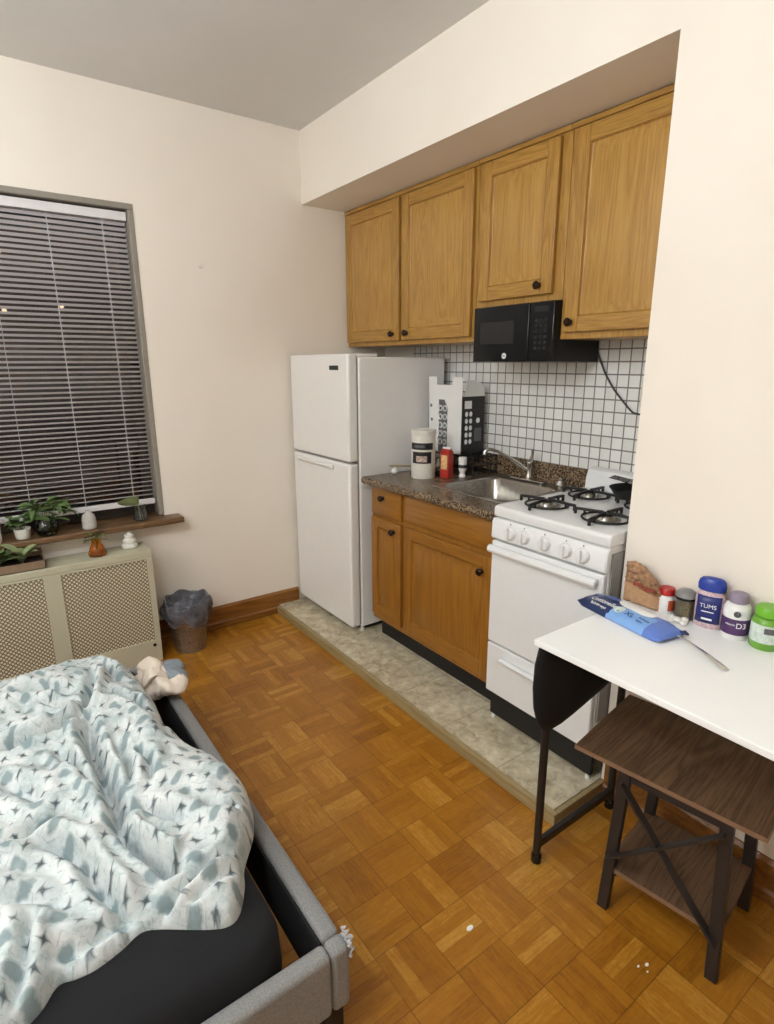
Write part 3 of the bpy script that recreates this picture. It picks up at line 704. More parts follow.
m = MB(); m.box(bx0+.095,bx0+.145,by1-.0008,by1-.0001,bt-.235,bt-.165); m.build('print_panel', M['ink_grey'], sd)
# plates stack
for k,(z,r,lab) in enumerate(((0,.105,'lower white plate stacked at the refrigerator end of the worktop'),(.0125,.095,'upper white plate of the stack at the refrigerator end of the worktop'))):
    tag(MB().lathe([(.05,0),(r*.62,.002),(r,.012),(r+.002,.014),(r,.0155),(r*.6,.006),(.002,.005)], (.275,-.785,CT+z+.0005), 32, sx=.8, sy=.8).build('plate', M['stone_w'], off=(.275,-.785,CT+z)), lab, 'plate', )
sp_ = thing('wooden_spoon', 'wooden spoon lying across the white plates', 'spoon', (.22,-.775,CT+.03))
m = MB(); m.tube([(.13,-.715,CT+.036),(.17,-.735,CT+.0345),(.22,-.76,CT+.033),(.30,-.80,CT+.032)], [.006,.0055,.005,.004], 8); m.build('handle', M['trim_strip'], sp_)
m = MB(); m.lathe([(.001,-.004),(.014,-.003),(.02,0),(.014,.004),(.001,.005)], (.115,-.708,CT+.036), 16, sx=1.4); m.build('bowl', M['trim_strip'], sp_)
tag(MB().lathe([(.004,0),(.016,.004),(.021,.014),(.015,.026),(.005,.031),(.002,.037)], (.10,-.745,CT), 16).build('garlic_bulb', M['stone_w'], off=(.10,-.745,CT)), 'small pale garlic bulb near the counter edge by the refrigerator', 'garlic')

# stove -----------------------------------------------------------------------
st = thing('gas_stove', 'white four-burner gas stove between base cabinet and wall corner', 'stove', (.22,-1.905,ZP))
TY0, TY1 = -1.645, -2.160; TX = -.078; TX1 = .565
m = MB(); m.box(TX+.012, TX1, TY0-.004, TY1+.004, .192, .954); m.build('body', M['white_stove'], st, bevel=.003)
m = MB()
m.prism([(TX+.002,.955),(TX-.002,.962),(TX-.002,.990),(TX+.004,.997),(TX+.016,1.0),(.50,1.0),(.50,.955)], 'y', TY0, TY1); m.build('cooktop', M['white_stove'], st, bevel=.004)
m = MB(); m.prism([(TX+.011,.953),(TX-.006,.950),(TX-.012,.938),(TX-.014,.875),(TX-.008,.866),(TX+.011,.866)], 'y', TY0, TY1); cpn = m.build('control_panel', M['white_stove'], st, bevel=.005)
for y in (-1.745,-1.812,-1.907,-2.000,-2.070):
    c = (TX-.014, y, .910)
    m = MB(); m.lathe([(.002,-.016),(.022,-.016),(.025,-.010),(.027,0),(.028,.004)], c, 24, axis='x'); m.box(c[0]-.026,c[0]-.0155,y+.006,y-.006,c[2]-.022,c[2]+.022)
    m.build('knob', M['white_stove'], cpn, bevel=.002)
    m = MB(); m.box(c[0]+.0005,c[0]-.0012,y+.002,y-.002,c[2]+.031,c[2]+.036); m.build('dial_mark', M['ink_grey'], cpn)
m = MB(); m.box(TX-.012, TX+.011, TY0-.004, TY1+.006, .425, .860); od = m.build('oven_door', M['white_stove'], st, bevel=.006, seg=3)
m = MB(); m.prism([(TX-.0125,.842),(TX-.026,.846),(TX-.038,.840),(TX-.041,.827),(TX-.036,.815),(TX-.030,.820),(TX-.026,.829),(TX-.0125,.827)], 'y', TY0-.004, TY1+.022); m.build('handle', M['white_stove'], od, bevel=.003)
m = MB(); m.box(TX-.012, TX+.011, TY0-.004, TY1+.006, .196, .418); bd = m.build('broiler_drawer', M['white_stove'], st, bevel=.006, seg=3)
m = MB(); m.prism([(TX-.0125,.378),(TX-.03,.382),(TX-.040,.376),(TX-.040,.366),(TX-.032,.364),(TX-.0125,.358)], 'y', TY0-.09, TY1+.09); m.build('handle', M['white_stove'], bd, bevel=.003)
m = MB(); m.box(TX+.022, TX+.04, TY0-.006, TY1+.006, ZP+.022, .1915); m.build('kick_panel', M['black_matte'], st)
m = MB(); m.prism([(.498,.998),(.500,1.035),(.512,1.078),(.53,1.086),(.562,1.086),(.562,.93),(.5005,.93),(.5005,.998)], 'y', TY0, TY1); m.build('backguard', M['white_stove'], st, bevel=.006, seg=3)
for x,y in ((TX+.03,TY0-.02),(TX+.03,TY1+.02),(.5,TY0-.02),(.5,TY1+.02)):
    m = MB(); m.lathe([(.009,ZP),(.010,ZP+.008),(.007,ZP+.012),(.007,.19)], (x,y,0), 12); m.build('leg', M['white_pl'], st)
m = MB(); m.box(TX+.02, TX1-.02, TY1+.0032, TY1-.002, .30, .93); m.build('side_panel_seam', M['gray_gasket'], st)
def burner(x, y):
    z = 1.0005
    m = MB(); m.lathe([(.052,z),(.052,z+.003),(.034,z+.002),(.03,z+.012),(.026,z+.016),(.002,z+.017)], (x,y,0), 24); b = m.build('burner', M['steel'], st)
    m = MB(); m.lathe([(.021,z+.0172),(.022,z+.021),(.018,z+.024),(.002,z+.0245)], (x,y,0), 20); m.build('burner_cap', M['black_iron'], b)
    m = MB(); n_ = 28
    m.tube([(x+.082*math.cos(2*PI*i/n_), y+.082*math.sin(2*PI*i/n_), z+.006) for i in range(n_)], .0045, 6, closed=True)
    for k in range(4):
        a = k*PI/2 + .12; c,s_ = math.cos(a), math.sin(a)
        m.bar((x+c*.012,y+s_*.012,z+.0255), (x+c*.118,y+s_*.118,z+.021), .010, .010)
        m.bar((x+c*.082,y+s_*.082,z+.004), (x+c*.082,y+s_*.082,z+.020), .008, .008, up=(c,s_,0))
        m.bar((x+c*.118,y+s_*.118,z+.0005), (x+c*.118,y+s_*.118,z+.025), .010, .009, up=(c,s_,0))
    m.build('grate', M['black_iron'], st, bevel=.0015)
for x in (.075,.345):
    for y in (-1.775,-2.035): burner(x,y)
pn = thing('frying_pan', 'dark frying pan on the rear right burner, half hidden by the wall corner', 'pan', (.40,-1.955,1.0275))
z = 1.0275
m = MB(); m.lathe([(.002,z),(.085,z),(.105,z+.030),(.108,z+.031),(.104,z+.029),(.083,z+.004),(.002,z+.004)], (.40,-1.955,0), 36); m.build('pan_body', M['black_matte'], pn)
m = MB(); m.tube([(.41,-2.055,z+.022),(.415,-2.085,z+.034),(.43,-2.15,z+.042)], [.008,.009,.011], 10); m.build('handle', M['black_gloss'], pn)
sl = thing('slotted_turner', 'black slotted turner resting in the dark frying pan', 'utensil', (.36,-1.95,1.05))
m = MB(); a = Vector((.43,-1.84,1.078)); u = Vector((.0,-1,0)); w_ = Vector((-.55,-.2,.15)).normalized()
for i in range(5):
    p = Vector((.475-.015*i,-1.800-.004*i,1.078)); m.bar(p, p+Vector((-.01,-.085,-.004)), .008, .002)
m.bar((.442,-1.880,1.074),(.440,-1.925,1.068), .075, .002); m.build('blade', M['black_gloss'], sl)
m = MB(); m.tube([(.44,-1.92,1.069),(.43,-2.0,1.066),(.42,-2.12,1.078)], [.006,.005,.006], 8); m.build('handle', M['black_gloss'], sl)

# table ----------------------------------------------------------------------
TZ = .79; AX, AY = -.513, -2.226
tb = thing('folding_table', 'white-topped table with black metal legs against the right wall', 'table', (-.26,-2.8,0))
m = MB(); m.box(AX, -.012, AY, -3.42, TZ-.018, TZ); m.build('tabletop', M['table_white'], tb, bevel=.002)
m = MB(); m.box(AX+.05, -.03, AY-.02, AY-.045, TZ-.044, TZ-.0185); m.box(AX+.05,-.03,-3.37,-3.395,TZ-.044,TZ-.0185); m.box(-.055,-.03,AY-.045,-3.37,TZ-.044,TZ-.0185); m.build('apron_rail', M['black_metal'], tb, bevel=.002)
for y in (-2.240,-3.38):
    for x in (-.449,-.055):
        m = MB(); m.tube([(x,y,.018),(x,y,TZ-.019)], .0125, 14); lg = m.build('leg', M['black_metal'], tb)
        m = MB(); m.lathe([(.012,0),(.0165,.003),(.0165,.028),(.013,.034)], (x,y,0), 16); m.build('foot_cap', M['black_gloss'], lg)
    m = MB(); m.box(-.449,-.055,y-.009,y+.009,.055,.082); m.build('crossbar', M['black_metal'], tb, bevel=.003)
# fabric pocket hanging from the near-left end
m = MB()
prof = [(-.510,.771),(-.524,.72),(-.526,.65),(-.518,.585),(-.500,.53),(-.470,.492),(-.435,.482),(-.39,.483),(-.33,.494),(-.26,.510),(-.18,.530),(-.10,.552),(-.04,.570),(-.04,.771)]
def pk(u, v):
    i = u*(len(prof)-1); k = min(int(i), len(prof)-2); f = i-k
    x = prof[k][0]*(1-f)+prof[k+1][0]*f; z = prof[k][1]*(1-f)+prof[k+1][1]*f
    return x, z
vs = []; cxm, czm = -.30, .68
for side in (0,1):
    for ringk in (1.0,.86,.5,.0):
        for (x,z) in prof:
            bulge = (.004,.010,.013,.013)[(1.0,.86,.5,.0).index(ringk)]
            wob = .006*math.sin(x*40+z*25)*(1-ringk)
            px_, pz_ = cxm+(x-cxm)*ringk, czm+(z-czm)*ringk
            vs.append((px_, -2.246 + (1 if side else -1)*(bulge+wob*.5), pz_))
NP = len(prof); fs = []
for side in (0,1):
    o_ = side*4*NP
    for r_ in range(3):
        for j in range(NP):
            a_ = o_+r_*NP+j; b_ = o_+r_*NP+(j+1)%NP; fs.append((a_,b_,b_+NP,a_+NP))
for j in range(NP): fs.append((j,(j+1)%NP,4*NP+(j+1)%NP,4*NP+j))
m.add(vs, fs); m.build('fabric_pocket', M['fabric_black'], tb, smooth=80)

# things on the table --------------------------------------------------------
TA = lambda x,y: math.atan2(-3.18-y, -1.71-x)      # side that faces the room
def bottle(name, label, x, y, body, bmat, lid=None, lmat=None, band=None, bandmat=None, cat='bottle', n=28, sx=1, sy=1, group=None, rz=0):
    o = thing(name, label, cat, (x,y,TZ), rz, world=False)
    m = MB(); m.lathe(body, (0,0,0), n, sx=sx, sy=sy); m.build('container', bmat, o, smooth=50)
    if lid: m = MB(); m.lathe(lid, (0,0,0), n, sx=sx, sy=sy); m.build('lid', lmat, o, smooth=45)
    return o
def band(o, x, y, r, z0, z1, half, mat, name='label_band', sh=0):
    a = TA(x,y)+sh
    return cyl_label(o, (0,0), r, z0, z1, a-half, a+half, mat, name)
# 1 red lid
x,y = -.036,-2.341
o = bottle('pill_bottle', 'small white pill bottle with a red lid standing right of the brown paper wrap', x, y, [(.022,0),(.024,.003),(.024,.050),(.019,.056)], M['white_pl'], [(.020,.0565),(.0225,.058),(.0225,.076),(.020,.079),(.002,.079)], M['red'])
band(o,x,y,.0242,.010,.044,.5,M['orange_label'],sh=.75)
# 2 jar grey lid
x,y = -.036,-2.399
o = bottle('cotton_swab_jar', 'clear jar with grey domed lid holding sticks, between red-lidded and blue-capped bottles', x, y, [(.026,0),(.028,.003),(.028,.064),(.027,.064),(.027,.004),(.002,.004)], M['clear'], [(.029,.062),(.0305,.064),(.0305,.072),(.028,.082),(.018,.090),(.002,.092)], M['grey_lid'], cat='jar')
m = MB(); m.lathe([(.0308,.0635),(.0312,.065),(.0312,.069),(.0308,.0705)], (0,0,0), 28); m.build('lid_rim', M['black_gloss'], o)
m = MB()
for i in range(30):
    a = random.random()*6.28; r = .018*math.sqrt(random.random()); b2 = a+random.uniform(-.6,.6)
    m.tube([(r*math.cos(a),r*math.sin(a),.005),(r*math.cos(b2)*1.1,r*math.sin(b2)*1.1,.058)], .0016, 5)
m.build('sticks', M['toothpicks'], o)
# 3 antacid
x,y = -.040,-2.470
o = thing('tablet_bottle', 'tall clear bottle of pastel tablets with royal blue cap and blue label', 'bottle', (x,y,TZ), R(14), world=False)
def oval(rx, ry): return rx, ry
m = MB(); m.lathe([(.030,0),(.034,.004),(.035,.03),(.036,.085),(.033,.104),(.026,.112)], (0,0,0), 32, sx=.62, sy=1.08); m.build('container', M['tablets'], o)
m = MB(); m.lathe([(.030,.1125),(.0335,.115),(.0345,.130),(.032,.142),(.026,.149),(.012,.152),(.002,.152)], (0,0,0), 32, sx=.62, sy=1.08); m.build('lid', M['tums_blue'], o)
m = MB()
def lb(u,v):
    a = PI + (u-.5)*1.9; return (.0362*.62*math.cos(a)*(1.0), .0362*1.08*math.sin(a), .018+.082*v)
m.surf(lb, 14, 4); lbo = m.build('label', M['tums_label'], o, thick=.0008)
text('TUMS', .0175, M['ink_white'], lbo, Matrix.Translation((-.0245,0,.070)) @ frame4((0,0,0),(0,-1,0),(0,0,1)), 'lettering', bend=None)
m = MB(); m.box(-.0245,-.0238,-.016,.016,.052,.055); m.box(-.0245,-.0238,-.014,.014,.028,.034); m.build('print_line', M['ink_white'], lbo)
# 4 D3
x,y = -.042,-2.545
o = bottle('vitamin_bottle', 'white vitamin bottle with purple label and mauve-grey lid', x, y, [(.031,0),(.034,.004),(.0345,.088),(.030,.098),(.021,.103)], M['white_pl'], [(.022,.1035),(.024,.105),(.0245,.124),(.022,.129),(.002,.130)], M['mauve'])
lbl = band(o,x,y,.0347,.016,.062,1.5,M['purple'],'label')
a = TA(x,y); f = frame4((.0360*math.cos(a-.45),.0360*math.sin(a-.45),.042),(-math.sin(a-.45)*-1*-1,math.cos(a-.45)*-1*-1,0),(0,0,1))
def front(a, r, z): return frame4((r*math.cos(a),r*math.sin(a),z),(-math.sin(a),math.cos(a),0),(0,0,1))
text('D3', .022, M['ink_white'], lbl, front(a+.42,.0358,.044), 'lettering', bend=.0358)
text('vitamin', .009, M['ink_white'], lbl, front(a-.35,.0358,.046), 'lettering', bend=.0358)
m = MB(); m.lathe([(.009,-.0006),(.009,.0004),(.006,.0004),(.006,-.0006)], (0,0,0), 20, axis='z'); 
rm = front(a+.05,.0350,.078); m.v = [tuple(rm @ Vector(p)) for p in m.v]; m.build('emblem', M['ink_grey'], lbl)
# 5 green
x,y = -.042,-2.622
o = bottle('supplement_bottle', 'green bottle with lime lid and pale label, rightmost on the table', x, y, [(.033,0),(.036,.004),(.0365,.070),(.034,.082),(.026,.090)], M['green_dark'], [(.028,.0905),(.031,.092),(.0315,.112),(.028,.117),(.002,.117)], M['green'])
lbl = band(o,x,y,.0367,.022,.072,1.7,M['label_pale'],'label')
band(lbl,x,y,.0377,.050,.066,.7,M['ink_grey'],'print_line',sh=.6)
# crumbs of cotton
tc = thing('cotton_ball', 'loose white cotton wad on the table in front of the clear jar', 'cotton', (-.085,-2.405,TZ), world=False)
m = MB()
for dx,dy,r in ((0,0,.013),(.015,-.014,.012),(-.006,-.022,.011),(.01,.018,.010),(-.014,.012,.009)):
    m.surf(lambda u,v: (dx+r*math.sin(PI*v)*math.cos(2*PI*u)*(1+.25*noise.noise((u*6,v*5,dx*90))), dy+r*math.sin(PI*v)*math.sin(2*PI*u), r*.75*(1-math.cos(PI*v))/1.0*.85+.0005), 14, 8, closeu=True)
m.build('wad', M['rug_white'], tc, smooth=80)

# brown paper wrap leaning at the wall
pw = thing('paper_wrap', 'crumpled brown paper wrap leaning on the wall at the table corner', 'paper wrap', (-.05,-2.27,TZ), world=False)
def wrap(prof2d, th, amp, seed, mat, name):
    # prof2d in (y,z), front face toward -x, thickness th
    m = MB(); n1 = 26; n2 = 14
    def inside(u, v, side):
        y = -.062 + .130*u; top = np.interp(u, [p[0] for p in prof2d], [p[2] for p in prof2d]); bot = np.interp(u, [p[0] for p in prof2d], [p[1] for p in prof2d])
        z = bot + (top-bot)*v; e = min(1, min(u,1-u)*8, min(v*4+.4,(1-v)*6+.05))
        x = side*th*max(.12,e) + amp*noise.noise((u*7+seed, v*7, side*3+seed))
        return (x, -y, z)
    m.surf(lambda u,v: inside(u,v,-1), n1, n2); m.surf(lambda u,v: inside(u,v,1), n1, n2)
    # close the rim
    L = n1*n2
    for i in range(n1-1):
        for j in (0, n2-1): m.f.append((i*n2+j,(i+1)*n2+j,L+(i+1)*n2+j,L+i*n2+j)); m.m.append(0)
    for j in range(n2-1):
        for i in (0, n1-1): m.f.append((i*n2+j,i*n2+j+1,L+i*n2+j+1,L+i*n2+j)); m.m.append(0)
    return m.build(name, mat, pw, smooth=40)
# u=0 at far end (+y)
wrap([(0,.0,.062),(.3,.0,.068),(.55,.0,.066),(.8,.0,.058),(1,.0,.040)], .020, .005, 1, M['paper'], 'paper_body')
wrap([(0,.0615,.130),(.2,.064,.138),(.45,.0675,.128),(.7,.063,.100),(.9,.052,.070),(1,.042,.050)], .016, .010, 5, M['paper_dark'], 'crumpled_top')
m = MB(); m.surf(lambda u,v: (-.026+.004*noise.noise((u*9,v*4,2)), -(-.02+.075*u), .066+.012*v-.010*u*u + .004*math.sin(u*9)), 16, 5); m.build('reddish_stripe', M['paper_red'], pw, thick=.001)

# wet-wipe pack
wpa = Vector((-.165,-2.135,0)); wpb = Vector((-.222,-2.455,0)); wc = (wpa+wpb)/2; L = (wpb-wpa).length; ang = math.atan2(wpb.y-wpa.y, wpb.x-wpa.x)
wp = thing('wet_wipes_pack', 'light and navy blue soft pack of wet wipes lying across the table corner', 'wipes pack', (wc.x+.012,wc.y-.012,TZ), ang, world=False)
HL = L/2-.004; HW = .058
def pack_h(s, t):      # s along -1..1, t across -1..1
    e = max(0, 1-abs(s)**5.0); f_ = max(0, 1-abs(t)**3.2)
    return .034*(e**.55)*(f_**.5)
def pack(s, t, top=True):
    wdt = HW*(1-.10*abs(s)**6)
    h = pack_h(s,t); lift = .010*max(0,abs(s)-.85)/.15
    wr = .0022*noise.noise((s*6,t*5,1.3)) + .003*noise.noise((s*14,t*4,7))*max(0,abs(s)-.6)
    z = h + wr*(1 if h > .01 else .2) + lift if top else .0015+lift*.9
    return (s*HL, t*wdt, max(z,.0025+lift if top else .0008))
m = MB(); NU, NV = 48, 26
def seg(s, t):   # material choice per face
    return 0
vs = [pack(-1+2*i/(NU-1), -1+2*j/(NV-1)) for i in range(NU) for j in range(NV)] + [pack(-1+2*i/(NU-1), -1+2*j/(NV-1), False) for i in range(NU) for j in range(NV)]
fs = []; ms = []; LL = NU*NV
for i in range(NU-1):
    for j in range(NV-1):
        s = -1+2*(i+.5)/(NU-1); t = -1+2*(j+.5)/(NV-1)
        a_ = i*NV+j; fs.append((a_,a_+NV,a_+NV+1,a_+1)); fs.append((LL+a_,LL+a_+1,LL+a_+NV+1,LL+a_+NV))
        # t<0 : room side (after rotation), s=-1: far (pointed) end
        if s < -.12 + .1*(t) and t < .35 + .15*s: k = 1
        elif t < .1 and s < .62: k = 0
        else: k = 2
        if abs(s) > .93: k = 1 if s < 0 else 2
        ms += [k, 2]
for i in range(NU-1):
    for j in (0,NV-1): fs.append((i*NV+j,(i+1)*NV+j,LL+(i+1)*NV+j,LL+i*NV+j)); ms.append(1 if i < NU*.45 else 2)
for j in range(NV-1):
    for i in (0,NU-1): fs.append((i*NV+j,i*NV+j+1,LL+i*NV+j+1,LL+i*NV+j)); ms.append(1)
m.v = vs; m.f = fs; m.m = ms
film = m.build('film_pouch', [M['wipe_blue'],M['wipe_navy'],M['wipe_mid']], wp, smooth=70)
PACK_SIDE = 1
def on_pack(s, t, off=.0012):
    p = Vector(pack(s,t)); q = Vector(pack(s+.02,t)) - Vector(pack(s-.02,t)); r_ = Vector(pack(s,t+.03)) - Vector(pack(s,t-.03))
    return p, q.normalized(), r_.normalized(), q.cross(r_).normalized()
# resealable lid (white oval)
m = MB(); c0 = (.10,.30); ring_ = []
for k,(sc_,hh) in enumerate(((1.0,.0004),(1.0,.003),(.9,.0045),(.5,.005),(.02,.005))):
    for i in range(28):
        a = 2*PI*i/28; s = c0[0]+.40*sc_*math.copysign(abs(math.cos(a))**.8,math.cos(a)); t = c0[1]+.40*sc_*math.copysign(abs(math.sin(a))**.8,math.sin(a))
        p,_,_,nn = on_pack(s,t); ring_.append(tuple(p+nn*(hh+.0005)))
fs = [(k*28+i,k*28+(i+1)%28,(k+1)*28+(i+1)%28,(k+1)*28+i) for k in range(4) for i in range(28)] + [tuple(range(112,140))]
m.add(ring_, fs); m.build('reseal_lid', M['white_pl'], wp, smooth=60)
def pack_text(s0, t0, str_, size, mat, name='lettering', squash=1):
    cu = bpy.data.curves.new('txt','FONT'); cu.body = str_; cu.size = size; cu.align_x = 'LEFT'; cu.align_y = 'CENTER'; cu.extrude = .0003
    t = bpy.data.objects.new('txt', cu); COL.objects.link(t)
    dg = bpy.context.evaluated_depsgraph_get(); me = bpy.data.meshes.new_from_object(t.evaluated_get(dg)); bpy.data.objects.remove(t)
    for vtx in me.vertices:
        s = s0 + vtx.co.x*squash/HL; tt = t0 + vtx.co.y/HW
        p,_,_,nn = on_pack(s, max(-.97,min(.97,tt))); vtx.co = p + nn*(.0010+vtx.co.z)
    me.materials.clear(); me.materials.append(mat)
    o = bpy.data.objects.new(name, me); COL.objects.link(o); o.parent = film; ORG[o.name] = (0,0,0); return o
pack_text(-.78, -.42, 'Cottonelle', .026, M['ink_white'], squash=.85)
pack_text(-.68, -.78, 'flushable wipes', .010, M['ink_white'])
pack_text(.08, -.52, 'XL', .026, M['ink_navy'])
pack_text(.36, -.42, 'flushable', .010, M['ink_navy']); pack_text(.36, -.66, 'wipes', .010, M['ink_navy'])
pack_text(-.52, .60, 'XL', .018, M['ink_navy'])
m = MB(); ring_ = []
for k,sc_ in enumerate((1.0,.02)):
    for i in range(20):
        a = 2*PI*i/20; p,_,_,nn = on_pack(-.08+.11*sc_*math.cos(a), -.45+.30*sc_*math.sin(a)); ring_.append(tuple(p+nn*.0011))
m.add(ring_, [(i,(i+1)%20,20+(i+1)%20,20+i) for i in range(20)]+[tuple(range(20,40))]); m.build('round_mark', M['label_pale'], film)
m = MB(); m.tube([(HL-.012,.03,.016),(HL+.004,.036,.02),(HL+.010,.044,.014)], [.004,.007,.003], 8); m.build('folded_corner', M['wipe_navy'], wp)
# spoon
tsp = thing('table_spoon', 'silver table spoon whose handle sticks out from under the wipes pack', 'spoon', (-.2,-2.53,TZ))
sp0 = Vector((-.181,-2.435,TZ+.012)); sp1 = Vector((-.262,-2.626,TZ+.004)); dd = sp1-sp0; sd_ = dd.cross(Vector((0,0,1))).normalized()
m = MB(); vs = []; Kk = 14
for i in range(Kk+1):
    t = i/Kk; w2 = .0045+.0060*max(0,(t-.45)/.55)**1.1*(1 if t < .97 else .6) + .004*max(0,.15-t)/.15; c = sp0+dd*t + Vector((0,0,.006*math.sin(PI*t)))
    vs += [c-sd_*w2, c+Vector((0,0,.0014)), c+sd_*w2, c-Vector((0,0,.0010))]
fs = [(a*4+j,a*4+(j+1)%4,a*4+4+(j+1)%4,a*4+4+j) for a in range(Kk) for j in range(4)] + [(0,1,2,3),(Kk*4,Kk*4+1,Kk*4+2,Kk*4+3)]
m.add(vs, fs); m.build('handle', M['chrome'], tsp, smooth=60)
m = MB(); bcx = sp0 - dd.normalized()*.0235
m.surf(lambda u,v: tuple(bcx + dd.normalized()*(.025*v*math.cos(2*PI*u)) + sd_*(.017*v*math.sin(2*PI*u)) + Vector((0,0,-.0095+.0085*v*v))), 24, 8, closeu=True)
m.build('bowl', M['chrome'], tsp, smooth=80, thick=.0012)
# stool --------------------------------------------------------------------------
fl = Vector((-.411,-2.457)); frr = Vector((-.367,-2.745)); ex = (frr-fl).normalized(); ey = Vector((-ex.y, ex.x)).normalized()
if ey.x < 0: ey = -ey
# local frame: X = along front edge (toward viewer right), Y = depth towards wall
sang = math.atan2(ex.y, ex.x)
sto = thing('stool', 'square dark wood stool with crossed metal bars and lower shelf, tucked under the table', 'stool', (fl.x, fl.y, 0), sang, world=False)
W = (frr-fl).length; Dp = .285; SZ = .492
# local (X along ex, Y = left of ex): ey in world corresponds to local +Y if cross>0
m = MB(); m.box(-.118, W+.062, -.020, Dp+.055, SZ-.014, SZ, 0); m.box(-.119, W+.063, -.0212, -.0202, SZ-.0135, SZ-.0005, 1)
m.box(W+.0622, W+.0632, -.020, Dp+.055, SZ-.0135, SZ-.0005, 1)
n_ = m.build('seat', [oak('stool_seat_board','y', light=(116,88,62), dark=(56,40,27), scale=1.5, seed=21, rough=.5), M['stool_edge']], sto)
m = MB(); m.box(-.004, W+.004, -.004, Dp, .135, .150, 0); m.box(-.005, W+.005, -.0052, -.0042, .1355, .1495, 1); m.build('lower_shelf', [oak('stool_shelf_board','y', light=(108,80,56), dark=(60,42,28), scale=1.5, seed=23, rough=.55), M['stool_edge']], sto)
lt = .030
for k,(X,Y) in enumerate(((0,0),(W,0),(0,Dp),(W,Dp))):
    sx_ = (.022 if X == 0 else -.022)
    m = MB(); yo = .0 if Y == 0 else 0
    a = (X, Y, 0); b = (X+sx_*1.0, Y, SZ-.021)
    m.hexa([(X-lt/2,Y-.012,0),(X+lt/2,Y-.012,0),(X+lt/2,Y+.012,0),(X-lt/2,Y+.012,0)], [(X+sx_-lt/2,Y-.012,SZ-.0205),(X+sx_+lt/2,Y-.012,SZ-.0205),(X+sx_+lt/2,Y+.012,SZ-.0205),(X+sx_-lt/2,Y+.012,SZ-.0205)])
    lg = m.build('leg', M['stool_metal'], sto, bevel=.002)
    if Y > 0:
        m = MB(); m.bar((X+sx_*.8, Y, SZ-.15), (X+sx_*.8+.085*(1 if X == 0 else -1), Y, SZ-.022), .024, .014, up=(0,1,0)); m.bar((X+sx_*.8, Y-.012, SZ-.11), (X+sx_*.8, Y-.09, SZ-.022), .014, .02); m.build('gusset', M['stool_metal'], lg)
m = MB(); m.bar((.020, -.0175, SZ-.050), (W-.002, -.0175, .12), .006, .024, up=(0,1,0)); m.build('cross_bar', M['stool_metal'], sto)
m = MB(); m.bar((.004, -.0245, .19), (W-.020, -.0245, SZ-.045), .006, .022, up=(0,1,0)); m.build('cross_bar', M['stool_metal'], sto)
for X in (.016, W-.016):
    for zz_ in (SZ-.034, .122):
        m = MB(); m.bar((X, .012, zz_), (X, Dp-.012, zz_), .014, .020); m.build('side_rail', M['stool_metal'], sto)
for Y in (0, Dp):
    m = MB(); m.bar((.022, Y, SZ-.034), (W-.022, Y, SZ-.034), .014, .022); m.build('seat_rail', M['stool_metal'], sto)

# trash bin --------------------------------------------------------------------
BXc, BYc = -.882, -.150
tr = thing('waste_bin', 'small patterned tin waste bin with grey liner between radiator cover and baseboard', 'bin', (BXc,BYc,0))
m = MB(); m.lathe([(.080,.0),(.084,.004),(.112,.268),(.115,.272),(.110,.270),(.080,.008),(.002,.008)], (BXc,BYc,0), 36); m.build('tin_body', M['tin'], tr)
def bagf(u, v):
    a = 2*PI*u; wr = .012*noise.noise((math.cos(a)*3,math.sin(a)*3,v*3)); drop = .5+.5*noise.noise((math.cos(a)*1.4+3,math.sin(a)*1.4,5))
    if v < .55:
        t = v/.55; zz_ = .10+.05*(1-t)+ (.292-.10)*(1-t)*0 ; 
        low = .125 + .10*drop; z = low + (.298-low)*t; r = .1185 + .016*math.sin(PI*t)*.8 + wr*(1.5)
        r = max(r, .084+.028*z/.268+.005)
    else:
        t = (v-.55)/.45; z = .298 - .14*t*t + .012*math.sin(a*5)*(1-t); r = (.116-.02*t)*(1-t**3*.98) + wr*.6
        r = max(.002, min(r, .106 if t > .12 else .122))
    if v > .3: z += .02*max(0,noise.noise((math.cos(a)*2.2,math.sin(a)*2.2,9)))
    return (BXc+r*math.cos(a), BYc+r*math.sin(a), z)
m = MB(); m.surf(bagf, 56, 24, closeu=True); m.build('bag_liner', M['bag'], tr, smooth=60)
m = MB(); m.surf(lambda u,v: (BXc+.10*v*math.cos(6.283*u), BYc+.10*v*math.sin(6.283*u), .16+.03*noise.noise((v*5*math.cos(6.283*u),v*5*math.sin(6.283*u),2))), 24, 8, closeu=True); m.build('bag_contents', M['black_matte'], tr)

# window-sill and radiator objects ------------------------------------------------
SZl = .7425
def stems(m, c, n, h, spread, L, Wd, seed, mi=0, z0=0):
    rnd = random.Random(seed)
    for i in range(n):
        a = rnd.uniform(0,6.28); e = rnd.uniform(.3,1)*spread; hh = h*rnd.uniform(.55,1)
        tip = Vector((c[0]+e*math.cos(a), c[1]+e*math.sin(a)*.5, c[2]+hh))
        m.tube([Vector(c)+Vector((0,0,z0)), (Vector(c)+tip)/2+Vector((0,0,.01)), tip], .0013, 5, m=mi)
        for k in range(3):
            b = a+rnd.uniform(-1.2,1.2)+ (k-1)*1.2
            m.leaf(tip-Vector((0,0,.012*k)), (math.cos(b),math.sin(b)*.6,rnd.uniform(.1,.7)), L*rnd.uniform(.7,1.1), Wd*rnd.uniform(.8,1.1), rnd.uniform(.2,.6), mi, rnd.uniform(-.5,.5))
def gpot(name, label, c, prof, gm, cat, plant, leafm):
    o = thing(name, label, cat, c)
    m = MB(); m.lathe([(r,c[2]+z) for r,z in prof], (c[0],c[1],0), 28); m.build('vessel', gm, o, smooth=60)
    if plant:
        m = MB(); plant(m); m.build('foliage', leafm, o, smooth=60)
    return o
c = (-1.478,-.062,SZl)
